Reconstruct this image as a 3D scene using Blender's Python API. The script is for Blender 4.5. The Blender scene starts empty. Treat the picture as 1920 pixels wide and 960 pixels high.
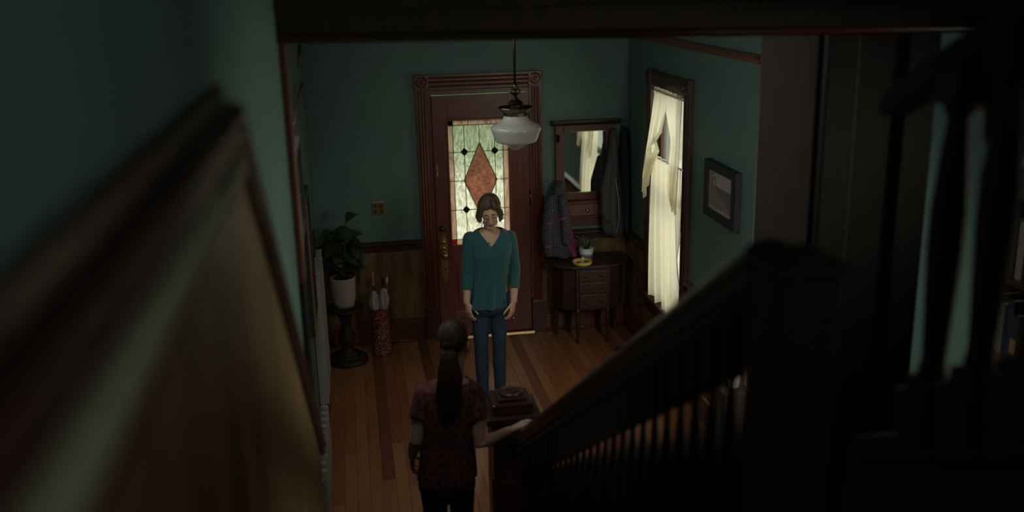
import bpy, bmesh, math, random
from mathutils import Vector, Matrix
random.seed(7)
sc = bpy.context.scene
COL = sc.collection
R = math.radians

# ---------------------------------------------------------------- camera, world, lights, exposure
EYE = 3.21
yaw, pitch, roll = R(9.1214), R(16.0648), R(-1.3234)
fw = Vector((math.sin(yaw)*math.cos(pitch), math.cos(yaw)*math.cos(pitch), -math.sin(pitch)))
rt = Vector((math.cos(yaw), -math.sin(yaw), 0)); up = rt.cross(fw)
c_, s_ = math.cos(roll), math.sin(roll)
r2 = c_*rt + s_*up; u2 = -s_*rt + c_*up
cam = bpy.data.cameras.new('camera'); co = bpy.data.objects.new('camera', cam); COL.objects.link(co)
co.matrix_world = Matrix(((r2.x, u2.x, -fw.x, 0), (r2.y, u2.y, -fw.y, 0), (r2.z, u2.z, -fw.z, EYE), (0, 0, 0, 1)))
cam.sensor_width = 36; cam.lens = 1850/1920*36; cam.clip_start = .02
cam.dof.use_dof = True; cam.dof.focus_distance = 7.0; cam.dof.aperture_fstop = 1.35
sc.camera = co
sc.view_settings.view_transform = 'Standard'; sc.view_settings.look = 'None'
sc.view_settings.exposure = 0.0; sc.view_settings.gamma = 1.0
try: sc.view_settings.use_curve_mapping = False
except Exception: pass
sc.cycles.use_denoising = True
sc.cycles.max_bounces = 8; sc.cycles.diffuse_bounces = 5; sc.cycles.transparent_max_bounces = 16
sc.cycles.sample_clamp_indirect = 3.0

w = bpy.data.worlds.new('overcast_sky'); sc.world = w; w.use_nodes = True
w.node_tree.nodes['Background'].inputs[0].default_value = (.97, 1.0, .93, 1)
w.node_tree.nodes['Background'].inputs[1].default_value = 1.55

def area(name, loc, direction, sx, sy, power, col=(1, 1, 1), spread=math.pi):
    l = bpy.data.lights.new(name, 'AREA'); l.shape = 'RECTANGLE'; l.size = sx; l.size_y = sy
    l.energy = power; l.color = col; l.spread = spread
    o = bpy.data.objects.new(name, l); COL.objects.link(o); o.location = loc
    o.rotation_euler = Vector(direction).to_track_quat('-Z', 'Y').to_euler()
    return o
area('window_daylight', (3.0, 7.28, 1.7), (-1, 0, 0), 1.1, 2.4, 14, (1, .98, .88))
area('door_daylight', (1.085, 10.3, 3.3), (0, -1, -.95), 1.6, 1.2, 65, (.95, 1, .9))
area('parlour_fill', (2.15, 3.68, 2.3), (-.08, 1, -.85), .4, .9, 10, (1, .93, .8), R(112))  # added fill behind the pier for alcove and floor; no opening there
area('parlour_side_fill', (3.1, 2.25, 2.8), (-1, .1, -.2), .5, .6, 4.2, (.95, 1, .82), R(58))  # added stand-in for an unseen side source on the stair wall; no window built
area('left_fill', (-.22, 5.3, 2.95), (1, .1, -.55), 1.4, .25, 9.5, (.96, 1, .93))  # added fill hidden above the header line at left; no transom exists
area('hall_front_fill', (.4, 3.5, 2.98), (.7, 1, -.75), 1.0, .25, 3.4, (1, .96, .89))  # added front fill hidden behind the header; the ceiling has no opening
area('landing_fill', (1.6, -1.2, 4.6), (-.25, 1, -.35), 1.2, 1.2, 3.3, (.93, 1, .96))  # added fill lifting the dark stairwell; no source is built on the landing

# ---------------------------------------------------------------- mesh helpers
class MB:
    def __init__(s): s.v = []; s.f = []
    def add(s, vs, fs):
        n = len(s.v); s.v += [tuple(a) for a in vs]; s.f += [tuple(i+n for i in f) for f in fs]; return s
    def box(s, x0, x1, y0, y1, z0, z1):
        return s.add([(x0,y0,z0),(x1,y0,z0),(x1,y1,z0),(x0,y1,z0),(x0,y0,z1),(x1,y0,z1),(x1,y1,z1),(x0,y1,z1)],
              [(0,3,2,1),(4,5,6,7),(0,1,5,4),(1,2,6,5),(2,3,7,6),(3,0,4,7)])
    def prism(s, pts, vec):           # pts: planar polygon in 3-D, extruded along vec
        n = len(pts); vec = Vector(vec); a = [Vector(p) for p in pts]
        return s.add(a+[p+vec for p in a], [tuple(range(n))[::-1], tuple(range(n, 2*n))]+[(i, (i+1) % n, n+(i+1) % n, n+i) for i in range(n)])
    def lathe(s, c, prof, n=20, axis='z'):
        c = Vector(c); vs = []; fs = []
        for r, h in prof:
            for k in range(n):
                a = 2*math.pi*k/n; x, y = r*math.cos(a), r*math.sin(a)
                d = {'z': (x, y, h), 'y': (x, h, y), 'x': (h, x, y)}[axis]
                vs.append(c+Vector(d))
        m = len(prof)
        for i in range(m-1):
            for k in range(n): fs.append((i*n+k, i*n+(k+1) % n, (i+1)*n+(k+1) % n, (i+1)*n+k))
        fs.append(tuple(range(n))[::-1]); fs.append(tuple((m-1)*n+k for k in range(n)))
        return s.add(vs, fs)
    def tube(s, pts, rad, n=8, flat=None, ref=None):   # rad: number or list; flat: second radius list (along ref)
        pts = [Vector(p) for p in pts]; m = len(pts)
        if not hasattr(rad, '__len__'): rad = [rad]*m
        if flat is None: flat = rad
        elif not hasattr(flat, '__len__'): flat = [flat]*m
        vs = []; fs = []; prev = Vector(ref) if ref else None
        for i in range(m):
            t = (pts[min(i+1, m-1)]-pts[max(i-1, 0)]).normalized()
            if prev is None: prev = Vector((0, 0, 1)) if abs(t.z) < .9 else Vector((0, 1, 0))
            u = (prev - t*prev.dot(t))
            u = u.normalized() if u.length > 1e-6 else t.orthogonal().normalized()
            prev = u if ref is None else Vector(ref); v = t.cross(u)
            for k in range(n):
                a = 2*math.pi*k/n
                vs.append(pts[i]+u*(math.cos(a)*flat[i])+v*(math.sin(a)*rad[i]))
        for i in range(m-1):
            for k in range(n): fs.append((i*n+k, i*n+(k+1) % n, (i+1)*n+(k+1) % n, (i+1)*n+k))
        fs.append(tuple(range(n))[::-1]); fs.append(tuple((m-1)*n+k for k in range(n)))
        return s.add(vs, fs)
    def ball(s, c, r, nu=16, nv=10):
        c = Vector(c); rx, ry, rz = r if hasattr(r, '__len__') else (r, r, r)
        vs = [c+Vector((0, 0, -rz))]; fs = []
        for i in range(1, nv):
            ph = -math.pi/2+math.pi*i/nv
            for k in range(nu):
                a = 2*math.pi*k/nu; vs.append(c+Vector((rx*math.cos(ph)*math.cos(a), ry*math.cos(ph)*math.sin(a), rz*math.sin(ph))))
        vs.append(c+Vector((0, 0, rz)))
        for k in range(nu): fs.append((0, 1+(k+1) % nu, 1+k))
        for i in range(nv-2):
            for k in range(nu): fs.append((1+i*nu+k, 1+i*nu+(k+1) % nu, 1+(i+1)*nu+(k+1) % nu, 1+(i+1)*nu+k))
        b = 1+(nv-2)*nu
        for k in range(nu): fs.append((b+k, b+(k+1) % nu, len(vs)-1))
        return s.add(vs, fs)
    def limb(s, pts, rad, n=14, flat=None, ref=None):      # rounded ends
        pts = [Vector(p) for p in pts]
        if not hasattr(rad, '__len__'): rad = [rad]*len(pts)
        fl = list(flat) if flat else list(rad); rad = list(rad)
        a, b = pts[0], pts[-1]; d0 = (pts[0]-pts[1]).normalized(); d1 = (pts[-1]-pts[-2]).normalized()
        r0, r1 = min(rad[0], fl[0]), min(rad[-1], fl[-1])
        P = [a+d0*r0*q for q in (.95, .7, .38)]+pts+[b+d1*r1*q for q in (.38, .7, .95)]
        k = (.25, .71, .92)
        RR = [rad[0]*q for q in k]+rad+[rad[-1]*q for q in k[::-1]]
        FF = [fl[0]*q for q in k]+fl+[fl[-1]*q for q in k[::-1]]
        return s.tube(P, RR, n, FF, ref)
    def grid(s, fn, nu, nv):
        vs = [fn(i/nu, j/nv) for j in range(nv+1) for i in range(nu+1)]
        fs = [(j*(nu+1)+i, j*(nu+1)+i+1, (j+1)*(nu+1)+i+1, (j+1)*(nu+1)+i) for j in range(nv) for i in range(nu)]
        return s.add(vs, fs)
    def rings(s, rings):     # list of rings (list of points) lofted, capped
        n = len(rings[0]); vs = [p for r in rings for p in r]; fs = []
        for i in range(len(rings)-1):
            for k in range(n): fs.append((i*n+k, i*n+(k+1) % n, (i+1)*n+(k+1) % n, (i+1)*n+k))
        fs.append(tuple(range(n))[::-1]); fs.append(tuple((len(rings)-1)*n+k for k in range(n)))
        return s.add(vs, fs)

def origin(o):
    p = Vector((0, 0, 0))
    while o is not None: p = p+o.location; o = o.parent
    return p
def tag(o, label=None, cat=None, group=None, kind=None):
    if label: o['label'] = label
    if cat: o['category'] = cat
    if group: o['group'] = group
    if kind: o['kind'] = kind
    return o
def link(name, me, mat, parent=None):
    if mat and not me.materials: me.materials.append(mat)
    o = bpy.data.objects.new(name, me); COL.objects.link(o)
    if parent is not None: o.parent = parent
    return o
def part(name, mb, mat, parent=None, smooth=False, bevel=0, solid=0, seg=2, sub=0, label=None):
    off = origin(parent) if parent is not None else Vector((0, 0, 0))
    me = bpy.data.meshes.new(name)
    me.from_pydata([tuple(Vector(v)-off) for v in mb.v], [], mb.f)
    bm = bmesh.new(); bm.from_mesh(me); bmesh.ops.recalc_face_normals(bm, faces=bm.faces); bm.to_mesh(me); bm.free()
    o = link(name, me, mat, parent)
    if smooth:
        for p in me.polygons: p.use_smooth = True
    if solid:
        m = o.modifiers.new('solid', 'SOLIDIFY'); m.thickness = solid; m.offset = 0
    if sub:
        m = o.modifiers.new('sub', 'SUBSURF'); m.levels = m.render_levels = sub
    if bevel:
        m = o.modifiers.new('bevel', 'BEVEL'); m.width = bevel; m.segments = seg; m.limit_method = 'ANGLE'; m.angle_limit = R(40)
    if label: o['label'] = label
    return o
def thing(name, loc, label, cat, group=None):
    o = bpy.data.objects.new(name, None); COL.objects.link(o); o.location = loc; o.empty_display_size = .1
    return tag(o, label, cat, group)
def remesh(mb, voxel, smooth=4, fac=.5):
    me = bpy.data.meshes.new('tmp'); me.from_pydata(mb.v, [], mb.f)
    bm = bmesh.new(); bm.from_mesh(me); bmesh.ops.recalc_face_normals(bm, faces=bm.faces); bm.to_mesh(me); bm.free()
    o = bpy.data.objects.new('tmp', me); COL.objects.link(o)
    m = o.modifiers.new('r', 'REMESH'); m.mode = 'VOXEL'; m.voxel_size = voxel
    if smooth: m = o.modifiers.new('s', 'SMOOTH'); m.iterations = smooth; m.factor = fac
    dg = bpy.context.evaluated_depsgraph_get(); ev = o.evaluated_get(dg); em = ev.to_mesh()
    out = MB(); out.v = [tuple(v.co) for v in em.vertices]; out.f = [tuple(p.vertices) for p in em.polygons]
    ev.to_mesh_clear(); bpy.data.objects.remove(o); bpy.data.meshes.remove(me)
    return out

# ---------------------------------------------------------------- materials
def nodes(name):
    m = bpy.data.materials.new(name); m.use_nodes = True; t = m.node_tree
    return m, t, t.nodes['Principled BSDF']
def mat(name, col, rough=.6, col2=None, scale=8, stretch=(1, 1, 1), bump=0, metal=0, spec=.5, detail=4, coat=0, sheen=0, bscale=None, bdist=.01):
    m, t, b = nodes(name)
    b.inputs['Base Color'].default_value = (*col, 1); b.inputs['Roughness'].default_value = rough
    b.inputs['Metallic'].default_value = metal; b.inputs['Specular IOR Level'].default_value = spec
    if coat: b.inputs['Coat Weight'].default_value = coat; b.inputs['Coat Roughness'].default_value = .25
    if sheen: b.inputs['Sheen Weight'].default_value = sheen
    if col2 or bump:
        tc = t.nodes.new('ShaderNodeTexCoord'); mp = t.nodes.new('ShaderNodeMapping'); mp.inputs['Scale'].default_value = stretch
        t.links.new(tc.outputs['Object'], mp.inputs[0])
        n = t.nodes.new('ShaderNodeTexNoise'); n.inputs['Scale'].default_value = scale; n.inputs['Detail'].default_value = detail
        t.links.new(mp.outputs[0], n.inputs['Vector'])
        if col2:
            r = t.nodes.new('ShaderNodeValToRGB'); r.color_ramp.elements[0].position = .3; r.color_ramp.elements[1].position = .7
            r.color_ramp.elements[0].color = (*col, 1); r.color_ramp.elements[1].color = (*col2, 1)
            t.links.new(n.outputs['Fac'], r.inputs[0]); t.links.new(r.outputs[0], b.inputs['Base Color'])
        if bump:
            n2 = n
            if bscale:
                n2 = t.nodes.new('ShaderNodeTexNoise'); n2.inputs['Scale'].default_value = bscale; t.links.new(mp.outputs[0], n2.inputs['Vector'])
            bp = t.nodes.new('ShaderNodeBump'); bp.inputs['Strength'].default_value = bump; bp.inputs['Distance'].default_value = bdist
            t.links.new(n2.outputs['Fac'], bp.inputs['Height']); t.links.new(bp.outputs[0], b.inputs['Normal'])
    return m
TEAL = mat('teal_wall_paint', (.085, .155, .135), .62, (.095, .17, .147), 3, bump=.08, bscale=90)
PLASTER = mat('dark_grey_plaster', (.05, .06, .058), .9)  # plain dark grey for the surrounding walls and ceilings
def woodmat(name, a, b, rough, ax='z', coat=0):
    st = {'x': (1, 14, 14), 'y': (14, 1, 14), 'z': (14, 14, 1)}[ax]
    return mat(name, a, rough, b, 3.0, st, bump=.12, detail=6, coat=coat, bdist=.004)
DWOOD = woodmat('dark_mahogany_upright', (.032, .011, .008), (.062, .02, .012), .38, 'z', .3)
DWOODX = woodmat('dark_mahogany_across', (.028, .012, .009), (.05, .019, .013), .38, 'x', .3)
DWOODY = woodmat('dark_mahogany_along', (.032, .011, .008), (.062, .02, .012), .38, 'y', .3)
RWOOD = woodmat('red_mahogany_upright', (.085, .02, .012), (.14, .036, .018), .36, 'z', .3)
RWOODX = woodmat('red_mahogany_across', (.085, .02, .012), (.14, .036, .018), .36, 'x', .3)
RWOODY = woodmat('red_mahogany_along', (.085, .02, .012), (.14, .036, .018), .36, 'y', .3)
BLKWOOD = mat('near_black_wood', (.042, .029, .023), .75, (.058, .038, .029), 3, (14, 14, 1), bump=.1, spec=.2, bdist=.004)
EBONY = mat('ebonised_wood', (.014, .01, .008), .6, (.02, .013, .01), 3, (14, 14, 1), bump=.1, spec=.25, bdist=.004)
STANDWOOD = woodmat('hall_stand_oak', (.075, .024, .014), (.115, .038, .021), .45, 'z')
TABLEWOOD = woodmat('table_walnut', (.026, .014, .009), (.042, .021, .013), .5, 'x')
BRASS = mat('aged_brass', (.42, .3, .12), .38, (.28, .2, .09), 30, metal=1)
DBRASS = mat('dark_bronze', (.16, .12, .075), .38, (.09, .07, .045), 40, metal=1)
IRON = mat('dark_iron', (.03, .03, .03), .5, metal=.8)
def lincrusta():
    m, t, b = nodes('embossed_gold_brown_dado'); b.inputs['Roughness'].default_value = .42
    tc = t.nodes.new('ShaderNodeTexCoord')
    v = t.nodes.new('ShaderNodeTexVoronoi'); v.inputs['Scale'].default_value = 16; v.feature = 'SMOOTH_F1'
    n = t.nodes.new('ShaderNodeTexNoise'); n.inputs['Scale'].default_value = 5; n.inputs['Detail'].default_value = 6
    mx = t.nodes.new('ShaderNodeMixRGB'); mx.inputs[0].default_value = .25
    mpp = t.nodes.new('ShaderNodeMapping'); mpp.inputs['Scale'].default_value = (2.2, 2.2, .5); t.links.new(tc.outputs['Object'], mpp.inputs[0]); t.links.new(mpp.outputs[0], n.inputs['Vector']); t.links.new(tc.outputs['Object'], mx.inputs[1]); t.links.new(n.outputs['Color'], mx.inputs[2])
    t.links.new(mx.outputs[0], v.inputs['Vector'])
    r = t.nodes.new('ShaderNodeValToRGB'); r.color_ramp.elements[0].position = .3; r.color_ramp.elements[1].position = .75
    r.color_ramp.elements[0].color = (.1, .056, .021, 1); r.color_ramp.elements[1].color = (.21, .128, .052, 1)
    t.links.new(n.outputs['Fac'], r.inputs[0]); t.links.new(r.outputs[0], b.inputs['Base Color'])
    bp = t.nodes.new('ShaderNodeBump'); bp.inputs['Strength'].default_value = .7; bp.inputs['Distance'].default_value = .012
    t.links.new(v.outputs['Distance'], bp.inputs['Height']); t.links.new(bp.outputs[0], b.inputs['Normal'])
    return m
DADO = lincrusta()
PLANKS = []
for k, (a, b_) in enumerate([((.19, .075, .027), (.27, .115, .043)), ((.15, .05, .019), (.22, .08, .03)), ((.10, .031, .014), (.15, .048, .02)), ((.22, .092, .034), (.3, .13, .05)), ((.17, .06, .022), (.24, .095, .036))]):
    PLANKS.append(mat('fir_board_%s' % 'abcde'[k], a, .33, b_, 2.6, (16, 1, 16), bump=.1, detail=8, bdist=.003))

# ---------------------------------------------------------------- setting: floor, walls, ceiling
def struct(name, mb, m, **k):
    o = part(name, mb, m, **k); o['kind'] = 'structure'; return o
floor = struct('floor', MB().box(-.6, 4.2, -1.5, 8.62, -.2, -.016), BLKWOOD)
x = -.36; k = 0
while x < 3.2:
    wd = .083
    ys = [1.6] if x > .7 else [4.0]
    y = ys[0]; cuts = [y]
    while y < 8.5:
        y += random.uniform(1.3, 3.0)
        if y > 7.9: y = 8.5
        cuts.append(y)
    for a, b_ in zip(cuts, cuts[1:]):
        part('plank', MB().box(x+.0008, x+wd-.0008, a+.0008, b_-.0008, -.016, random.uniform(-.0008, .0006)), random.choice([PLANKS[0], PLANKS[0], PLANKS[1], PLANKS[2], PLANKS[3], PLANKS[4], PLANKS[4]]), floor)
    x += wd

HALLTOP = 3.06
# front wall with the door opening
fwall = struct('wall_front', MB().box(-.6, .68, 8.5, 8.64, -.05, 3.4).box(1.54, 2.7, 8.5, 8.64, -.05, 3.4).box(.68, 1.54, 8.5, 8.64, 2.22, 3.4), TEAL)
# hall left wall, and the nearer left wall up the stairs
lwall = struct('wall_left', MB().box(-.6, -.36, 3.2, 8.5, -.05, 3.4), TEAL)
swall = struct('wall_stair', MB().box(-.6, -.2, -1.5, 3.2, -.05, 6.0), TEAL)
# hall right wall with the window opening
WY0, WY1, WZ0, WZ1 = 6.9, 7.72, .56, 2.32
rwall = struct('wall_right', MB().box(2.44, 2.58, 5.66, WY0, -.05, 3.4).box(2.44, 2.58, WY1, 8.5, -.05, 3.4).box(2.44, 2.58, WY0, WY1, -.05, WZ0).box(2.44, 2.58, WY0, WY1, WZ1, 3.4), TEAL)
struct('wall_alcove', MB().box(2.58, 3.3, 5.56, 5.66, -.05, 3.4).box(3.2, 3.3, 1.0, 5.56, -.05, 3.4), TEAL)
struct('wall_parlour', MB().box(1.4, 3.3, .9, 1.0, -.05, 3.4), PLASTER)
struct('wall_back', MB().box(-.6, 4.0, -1.6, -1.5, -.05, 6.0), PLASTER)
struct('wall_upper', MB().box(3.3, 3.4, -1.5, 3.3, 3.3, 6.0), PLASTER)
struct('ceiling', MB().box(-.7, 4.0, 3.3, 8.7, HALLTOP, 3.4).box(1.9, 3.3, 1.0, 3.3, HALLTOP, 3.2), PLASTER)
struct('ceiling_upper', MB().box(-.7, 4.0, -1.6, 3.4, 6.0, 6.1), PLASTER)
struct('wall_upper_front', MB().box(-.7, 4.0, 3.28, 3.4, 3.4, 6.0), PLASTER)
# header beam over the stair opening
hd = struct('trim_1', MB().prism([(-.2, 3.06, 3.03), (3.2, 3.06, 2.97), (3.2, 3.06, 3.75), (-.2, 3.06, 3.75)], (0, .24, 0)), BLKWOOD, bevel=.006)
part('moulding', MB().tube([(-.2, 3.055, 3.034), (3.2, 3.055, 2.976)], .014, 10), RWOODX, hd, smooth=True)
part('moulding', MB().box(-.2, 3.2, 3.03, 3.06, 3.11, 3.16), BLKWOOD, hd, bevel=.008)
# corner trim down the end of the stair wall
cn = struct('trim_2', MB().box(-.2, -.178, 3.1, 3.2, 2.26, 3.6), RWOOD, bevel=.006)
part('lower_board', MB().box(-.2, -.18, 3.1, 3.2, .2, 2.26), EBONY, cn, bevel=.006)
# pier beside the stairs
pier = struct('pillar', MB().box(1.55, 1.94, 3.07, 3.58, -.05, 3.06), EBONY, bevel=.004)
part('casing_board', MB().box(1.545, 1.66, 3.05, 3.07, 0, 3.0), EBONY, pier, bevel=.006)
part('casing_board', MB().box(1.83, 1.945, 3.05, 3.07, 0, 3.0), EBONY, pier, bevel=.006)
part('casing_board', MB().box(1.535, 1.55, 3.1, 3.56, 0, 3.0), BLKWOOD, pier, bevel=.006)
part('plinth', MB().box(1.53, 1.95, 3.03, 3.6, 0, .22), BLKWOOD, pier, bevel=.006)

# picture rails
def rail_profile(y, z, x, s=1):   # along Y on the right wall, projecting to -x
    return [(x, y, z-.03), (x-.012, y, z-.03), (x-.016, y, z-.006), (x-.032, y, z+.008), (x-.032, y, z+.022), (x, y, z+.03)]
struct('trim_3', MB().prism(rail_profile(5.66, 2.675, 2.44), (0, 2.84, 0)), RWOODY)
struct('trim_4', MB().prism(rail_profile(1.0, 2.5, 3.2), (0, 4.56, 0)), RWOODY)

# dado, chair rail and baseboard on the front wall (left and right of the door)
def front_dado(x0, x1, nm):
    struct('trim_'+nm, MB().box(x0, x1, 8.488, 8.5, .2, .86), DADO)
    cr = MB().prism([(x0, 8.5, .85), (x0, 8.482, .85), (x0, 8.478, .9), (x0, 8.452, .915), (x0, 8.452, .935), (x0, 8.5, .945)], (x1-x0, 0, 0))
    o = struct('trim_'+nm+'1', cr, DWOODX)
    bb = struct('baseboard_'+nm, MB().box(x0, x1, 8.474, 8.5, 0, .155), RWOODX, bevel=.004)
    part('moulding', MB().prism([(x0, 8.5, .155), (x0, 8.47, .155), (x0, 8.466, .175), (x0, 8.48, .19), (x0, 8.484, .215), (x0, 8.5, .22)], (x1-x0, 0, 0)), RWOODX, bb)
    part('shoe_mould', MB().tube([(x0, 8.47, .008), (x1, 8.47, .008)], .011, 8), RWOODX, bb, smooth=True)
front_dado(-.36, .555, '5'); front_dado(1.655, 2.44, '6')
# the same on the right wall
def right_dado(y0, y1, nm, z1=.86):
    struct('trim_'+nm, MB().box(2.428, 2.44, y0, y1, .2, z1), DADO)
    if z1 > .8:
        struct('trim_'+nm+'1', MB().prism([(2.44, y0, .85), (2.422, y0, .85), (2.418, y0, .9), (2.392, y0, .915), (2.392, y0, .935), (2.44, y0, .945)], (0, y1-y0, 0)), DWOODY)
right_dado(7.83, 8.488, '7'); right_dado(5.66, 6.79, '8'); right_dado(6.79, 7.83, '9', .48)
bb = struct('baseboard_right', MB().box(2.414, 2.44, 5.66, 8.474, 0, .155), RWOODY, bevel=.004)
part('moulding', MB().prism([(2.44, 5.66, .155), (2.41, 5.66, .155), (2.406, 5.66, .175), (2.42, 5.66, .19), (2.424, 5.66, .215), (2.44, 5.66, .22)], (0, 2.81, 0)), RWOODY, bb)
part('shoe_mould', MB().tube([(2.41, 5.66, .008), (2.41, 8.47, .008)], .011, 8), RWOODY, bb, smooth=True)
struct('baseboard_left', MB().box(-.36, -.335, 3.2, 8.474, 0, .18), DWOODY, bevel=.004)

# wainscot of the stair wall: level run on the landing, then raked down with the stairs
CY, CZ = 1.54, 3.015            # the peak
EY, EZ = 3.16, 1.655            # lower end of the raked cap
wn = struct('trim_20', MB().prism([(-.2, -1.5, 1.0), (-.2, -1.5, CZ-.02), (-.2, CY-.01, CZ-.02), (-.2, EY, EZ-.02), (-.2, EY, .6)], (.022, 0, 0)), DADO)
def capsweep(prof, pts):     # prof (dx out of wall, dz), pts path in (y, z) on the wall plane x=-.2
    rings = []
    for (y, z) in pts: rings.append([(-.2+a, y, z+b) for a, b in prof])
    return MB().rings(rings)
path = [(-1.5, CZ), (CY, CZ), (EY, EZ)]
part('cap_rail', capsweep([(0, -.02), (.03, -.02), (.042, -.012), (.045, 0), (.04, .012), (.03, .016), (.018, .018), (.014, .04), (0, .045)], path), DWOODY, wn, bevel=.002)
part('bead', capsweep([(.018, -.04), (.036, -.038), (.038, -.026), (.018, -.02)], path), DWOODY, wn)
part('highlight_roll', capsweep([(.018, -.105), (.034, -.1), (.043, -.085), (.046, -.065), (.042, -.05), (.03, -.04), (.018, -.04)], [(-1.5, CZ), (CY-.06, CZ)]), mat('pale_highlight_tone', (.42, .42, .29), .45, (.34, .34, .23), 6), wn, smooth=True)  # pale colour puts the reflected bright band under the cap into the roll
part('bead', capsweep([(.018, -.125), (.034, -.122), (.034, -.108), (.018, -.105)], [(-1.5, CZ), (CY-.08, CZ)]), DWOODY, wn)

# ---------------------------------------------------------------- front door
DX0, DX1, DZ1 = .69, 1.53, 2.205
GX0, GX1, GZ0, GZ1 = .822, 1.348, .878, 1.988
door = struct('door_1', MB().box(DX0, GX0, 8.46, 8.505, .03, DZ1).box(GX1, DX1, 8.46, 8.505, .03, DZ1), RWOOD, bevel=.003)   # the two stiles
part('top_rail', MB().box(GX0, GX1, 8.46, 8.505, GZ1, DZ1), RWOODX, door, bevel=.003)
part('lock_rail', MB().box(GX0, GX1, 8.46, 8.505, .70, GZ0), RWOODX, door, bevel=.003)
part('bottom_rail', MB().box(GX0, GX1, 8.46, 8.505, .03, .26), RWOODX, door, bevel=.003)
for a, b_ in ((GX0, 1.055), (1.115, GX1)):
    part('panel', MB().box(a, b_, 8.478, 8.5, .26, .70).prism([(a+.04, 8.478, .3), (b_-.04, 8.478, .3), (b_-.04, 8.478, .66), (a+.04, 8.478, .66)], (0, -.012, 0)), RWOOD, door, bevel=.004)
part('mullion', MB().box(1.055, 1.115, 8.46, 8.505, .26, .70), RWOOD, door, bevel=.003)
for (x0, x1, z0, z1) in ((GX0-.016, GX1+.016, GZ1-.002, GZ1+.016), (GX0-.016, GX1+.016, GZ0-.016, GZ0+.002), (GX0-.016, GX0+.002, GZ0, GZ1), (GX1-.002, GX1+.016, GZ0, GZ1)):
    part('glass_bead', MB().box(x0, x1, 8.452, 8.462, z0, z1), RWOOD, door, bevel=.003)
def glassmat(name, col, alpha, rough=.08, bump=.5, sc_=26, stretch=(1, 1, .35), trans=None, streak=0):
    m, t, b = nodes(name); t.nodes.remove(b)
    out = t.nodes['Material Output']
    tc = t.nodes.new('ShaderNodeTexCoord'); mp = t.nodes.new('ShaderNodeMapping'); mp.inputs['Scale'].default_value = stretch
    t.links.new(tc.outputs['Object'], mp.inputs[0])
    n = t.nodes.new('ShaderNodeTexNoise'); n.inputs['Scale'].default_value = sc_; n.inputs['Detail'].default_value = 3; n.inputs['Distortion'].default_value = .6
    t.links.new(mp.outputs[0], n.inputs['Vector'])
    bp = t.nodes.new('ShaderNodeBump'); bp.inputs['Strength'].default_value = bump; bp.inputs['Distance'].default_value = .02
    t.links.new(n.outputs['Fac'], bp.inputs['Height'])
    rf = t.nodes.new('ShaderNodeBsdfRefraction'); rf.inputs['IOR'].default_value = 1.12; rf.inputs['Roughness'].default_value = rough; rf.inputs['Color'].default_value = (*col, 1)
    tr = t.nodes.new('ShaderNodeBsdfTranslucent'); tr.inputs['Color'].default_value = (*(trans or col), 1)
    tp = t.nodes.new('ShaderNodeBsdfTransparent'); tp.inputs['Color'].default_value = (*col, 1)
    gl = t.nodes.new('ShaderNodeBsdfGlossy'); gl.inputs['Roughness'].default_value = .12
    for q in (rf, tr, gl): t.links.new(bp.outputs[0], q.inputs['Normal'])
    if bump:      # uneven thickness of the old glass
        cr = t.nodes.new('ShaderNodeValToRGB'); cr.color_ramp.elements[0].position = .3; cr.color_ramp.elements[1].position = .62
        cr.color_ramp.elements[0].color = (*[c*.62 for c in col], 1); cr.color_ramp.elements[1].color = (*col, 1)
        t.links.new(n.outputs['Fac'], cr.inputs[0])
        for q in (rf, tr, tp): t.links.new(cr.outputs[0], q.inputs['Color'])
    m1 = t.nodes.new('ShaderNodeMixShader'); m1.inputs[0].default_value = alpha
    t.links.new(rf.outputs[0], m1.inputs[1]); t.links.new(tr.outputs[0], m1.inputs[2])
    m2 = t.nodes.new('ShaderNodeMixShader'); m2.inputs[0].default_value = .25
    t.links.new(m1.outputs[0], m2.inputs[1]); t.links.new(tp.outputs[0], m2.inputs[2])
    m3 = t.nodes.new('ShaderNodeMixShader'); m3.inputs[0].default_value = .04
    t.links.new(m2.outputs[0], m3.inputs[1]); t.links.new(gl.outputs[0], m3.inputs[2])
    t.links.new(m3.outputs[0], out.inputs[0])
    return m
GREEN = glassmat('rippled_pale_glass', (.95, .96, .86), .16, rough=.05, bump=1.0, sc_=60, stretch=(1, 1, .3))
PINK = glassmat('dusty_pink_glass', (.64, .5, .42), .4, bump=.3)
ROSE = glassmat('rose_brown_glass', (.5, .31, .24), .3, rough=.15, bump=.35, sc_=30, stretch=(1, 1, 1))
PURP = glassmat('dark_purple_glass', (.05, .015, .03), .4, bump=.2)
RED = glassmat('crimson_glass', (.4, .02, .09), .5, bump=.2)
LEAD = mat('lead_came', (.02, .035, .022), .5, metal=.3)
def clip(poly, a, b, c):     # keep a*x + b*z <= c
    out = []
    for i in range(len(poly)):
        p, q = poly[i], poly[(i+1) % len(poly)]; dp = a*p[0]+b*p[1]-c; dq = a*q[0]+b*q[1]-c
        if dp <= 0: out.append(p)
        if dp*dq < 0: s = dp/(dp-dq); out.append((p[0]+(q[0]-p[0])*s, p[1]+(q[1]-p[1])*s))
    return out
def pane(poly, m, nm='pane', y0=8.476, th=.006, label=None):
    if len(poly) < 3: return
    return part(nm, MB().prism([(p[0], y0, p[1]) for p in poly], (0, th, 0)), m, door, label=label)
CX = 1.096
xs = [.866, .962, CX, 1.23, 1.302]; zs = [.926, 1.193, 1.455, 1.71, 1.944]
DTOP, DBOT, DL, DR, DM = 1.79, 1.115, .95, 1.242, 1.455
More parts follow.
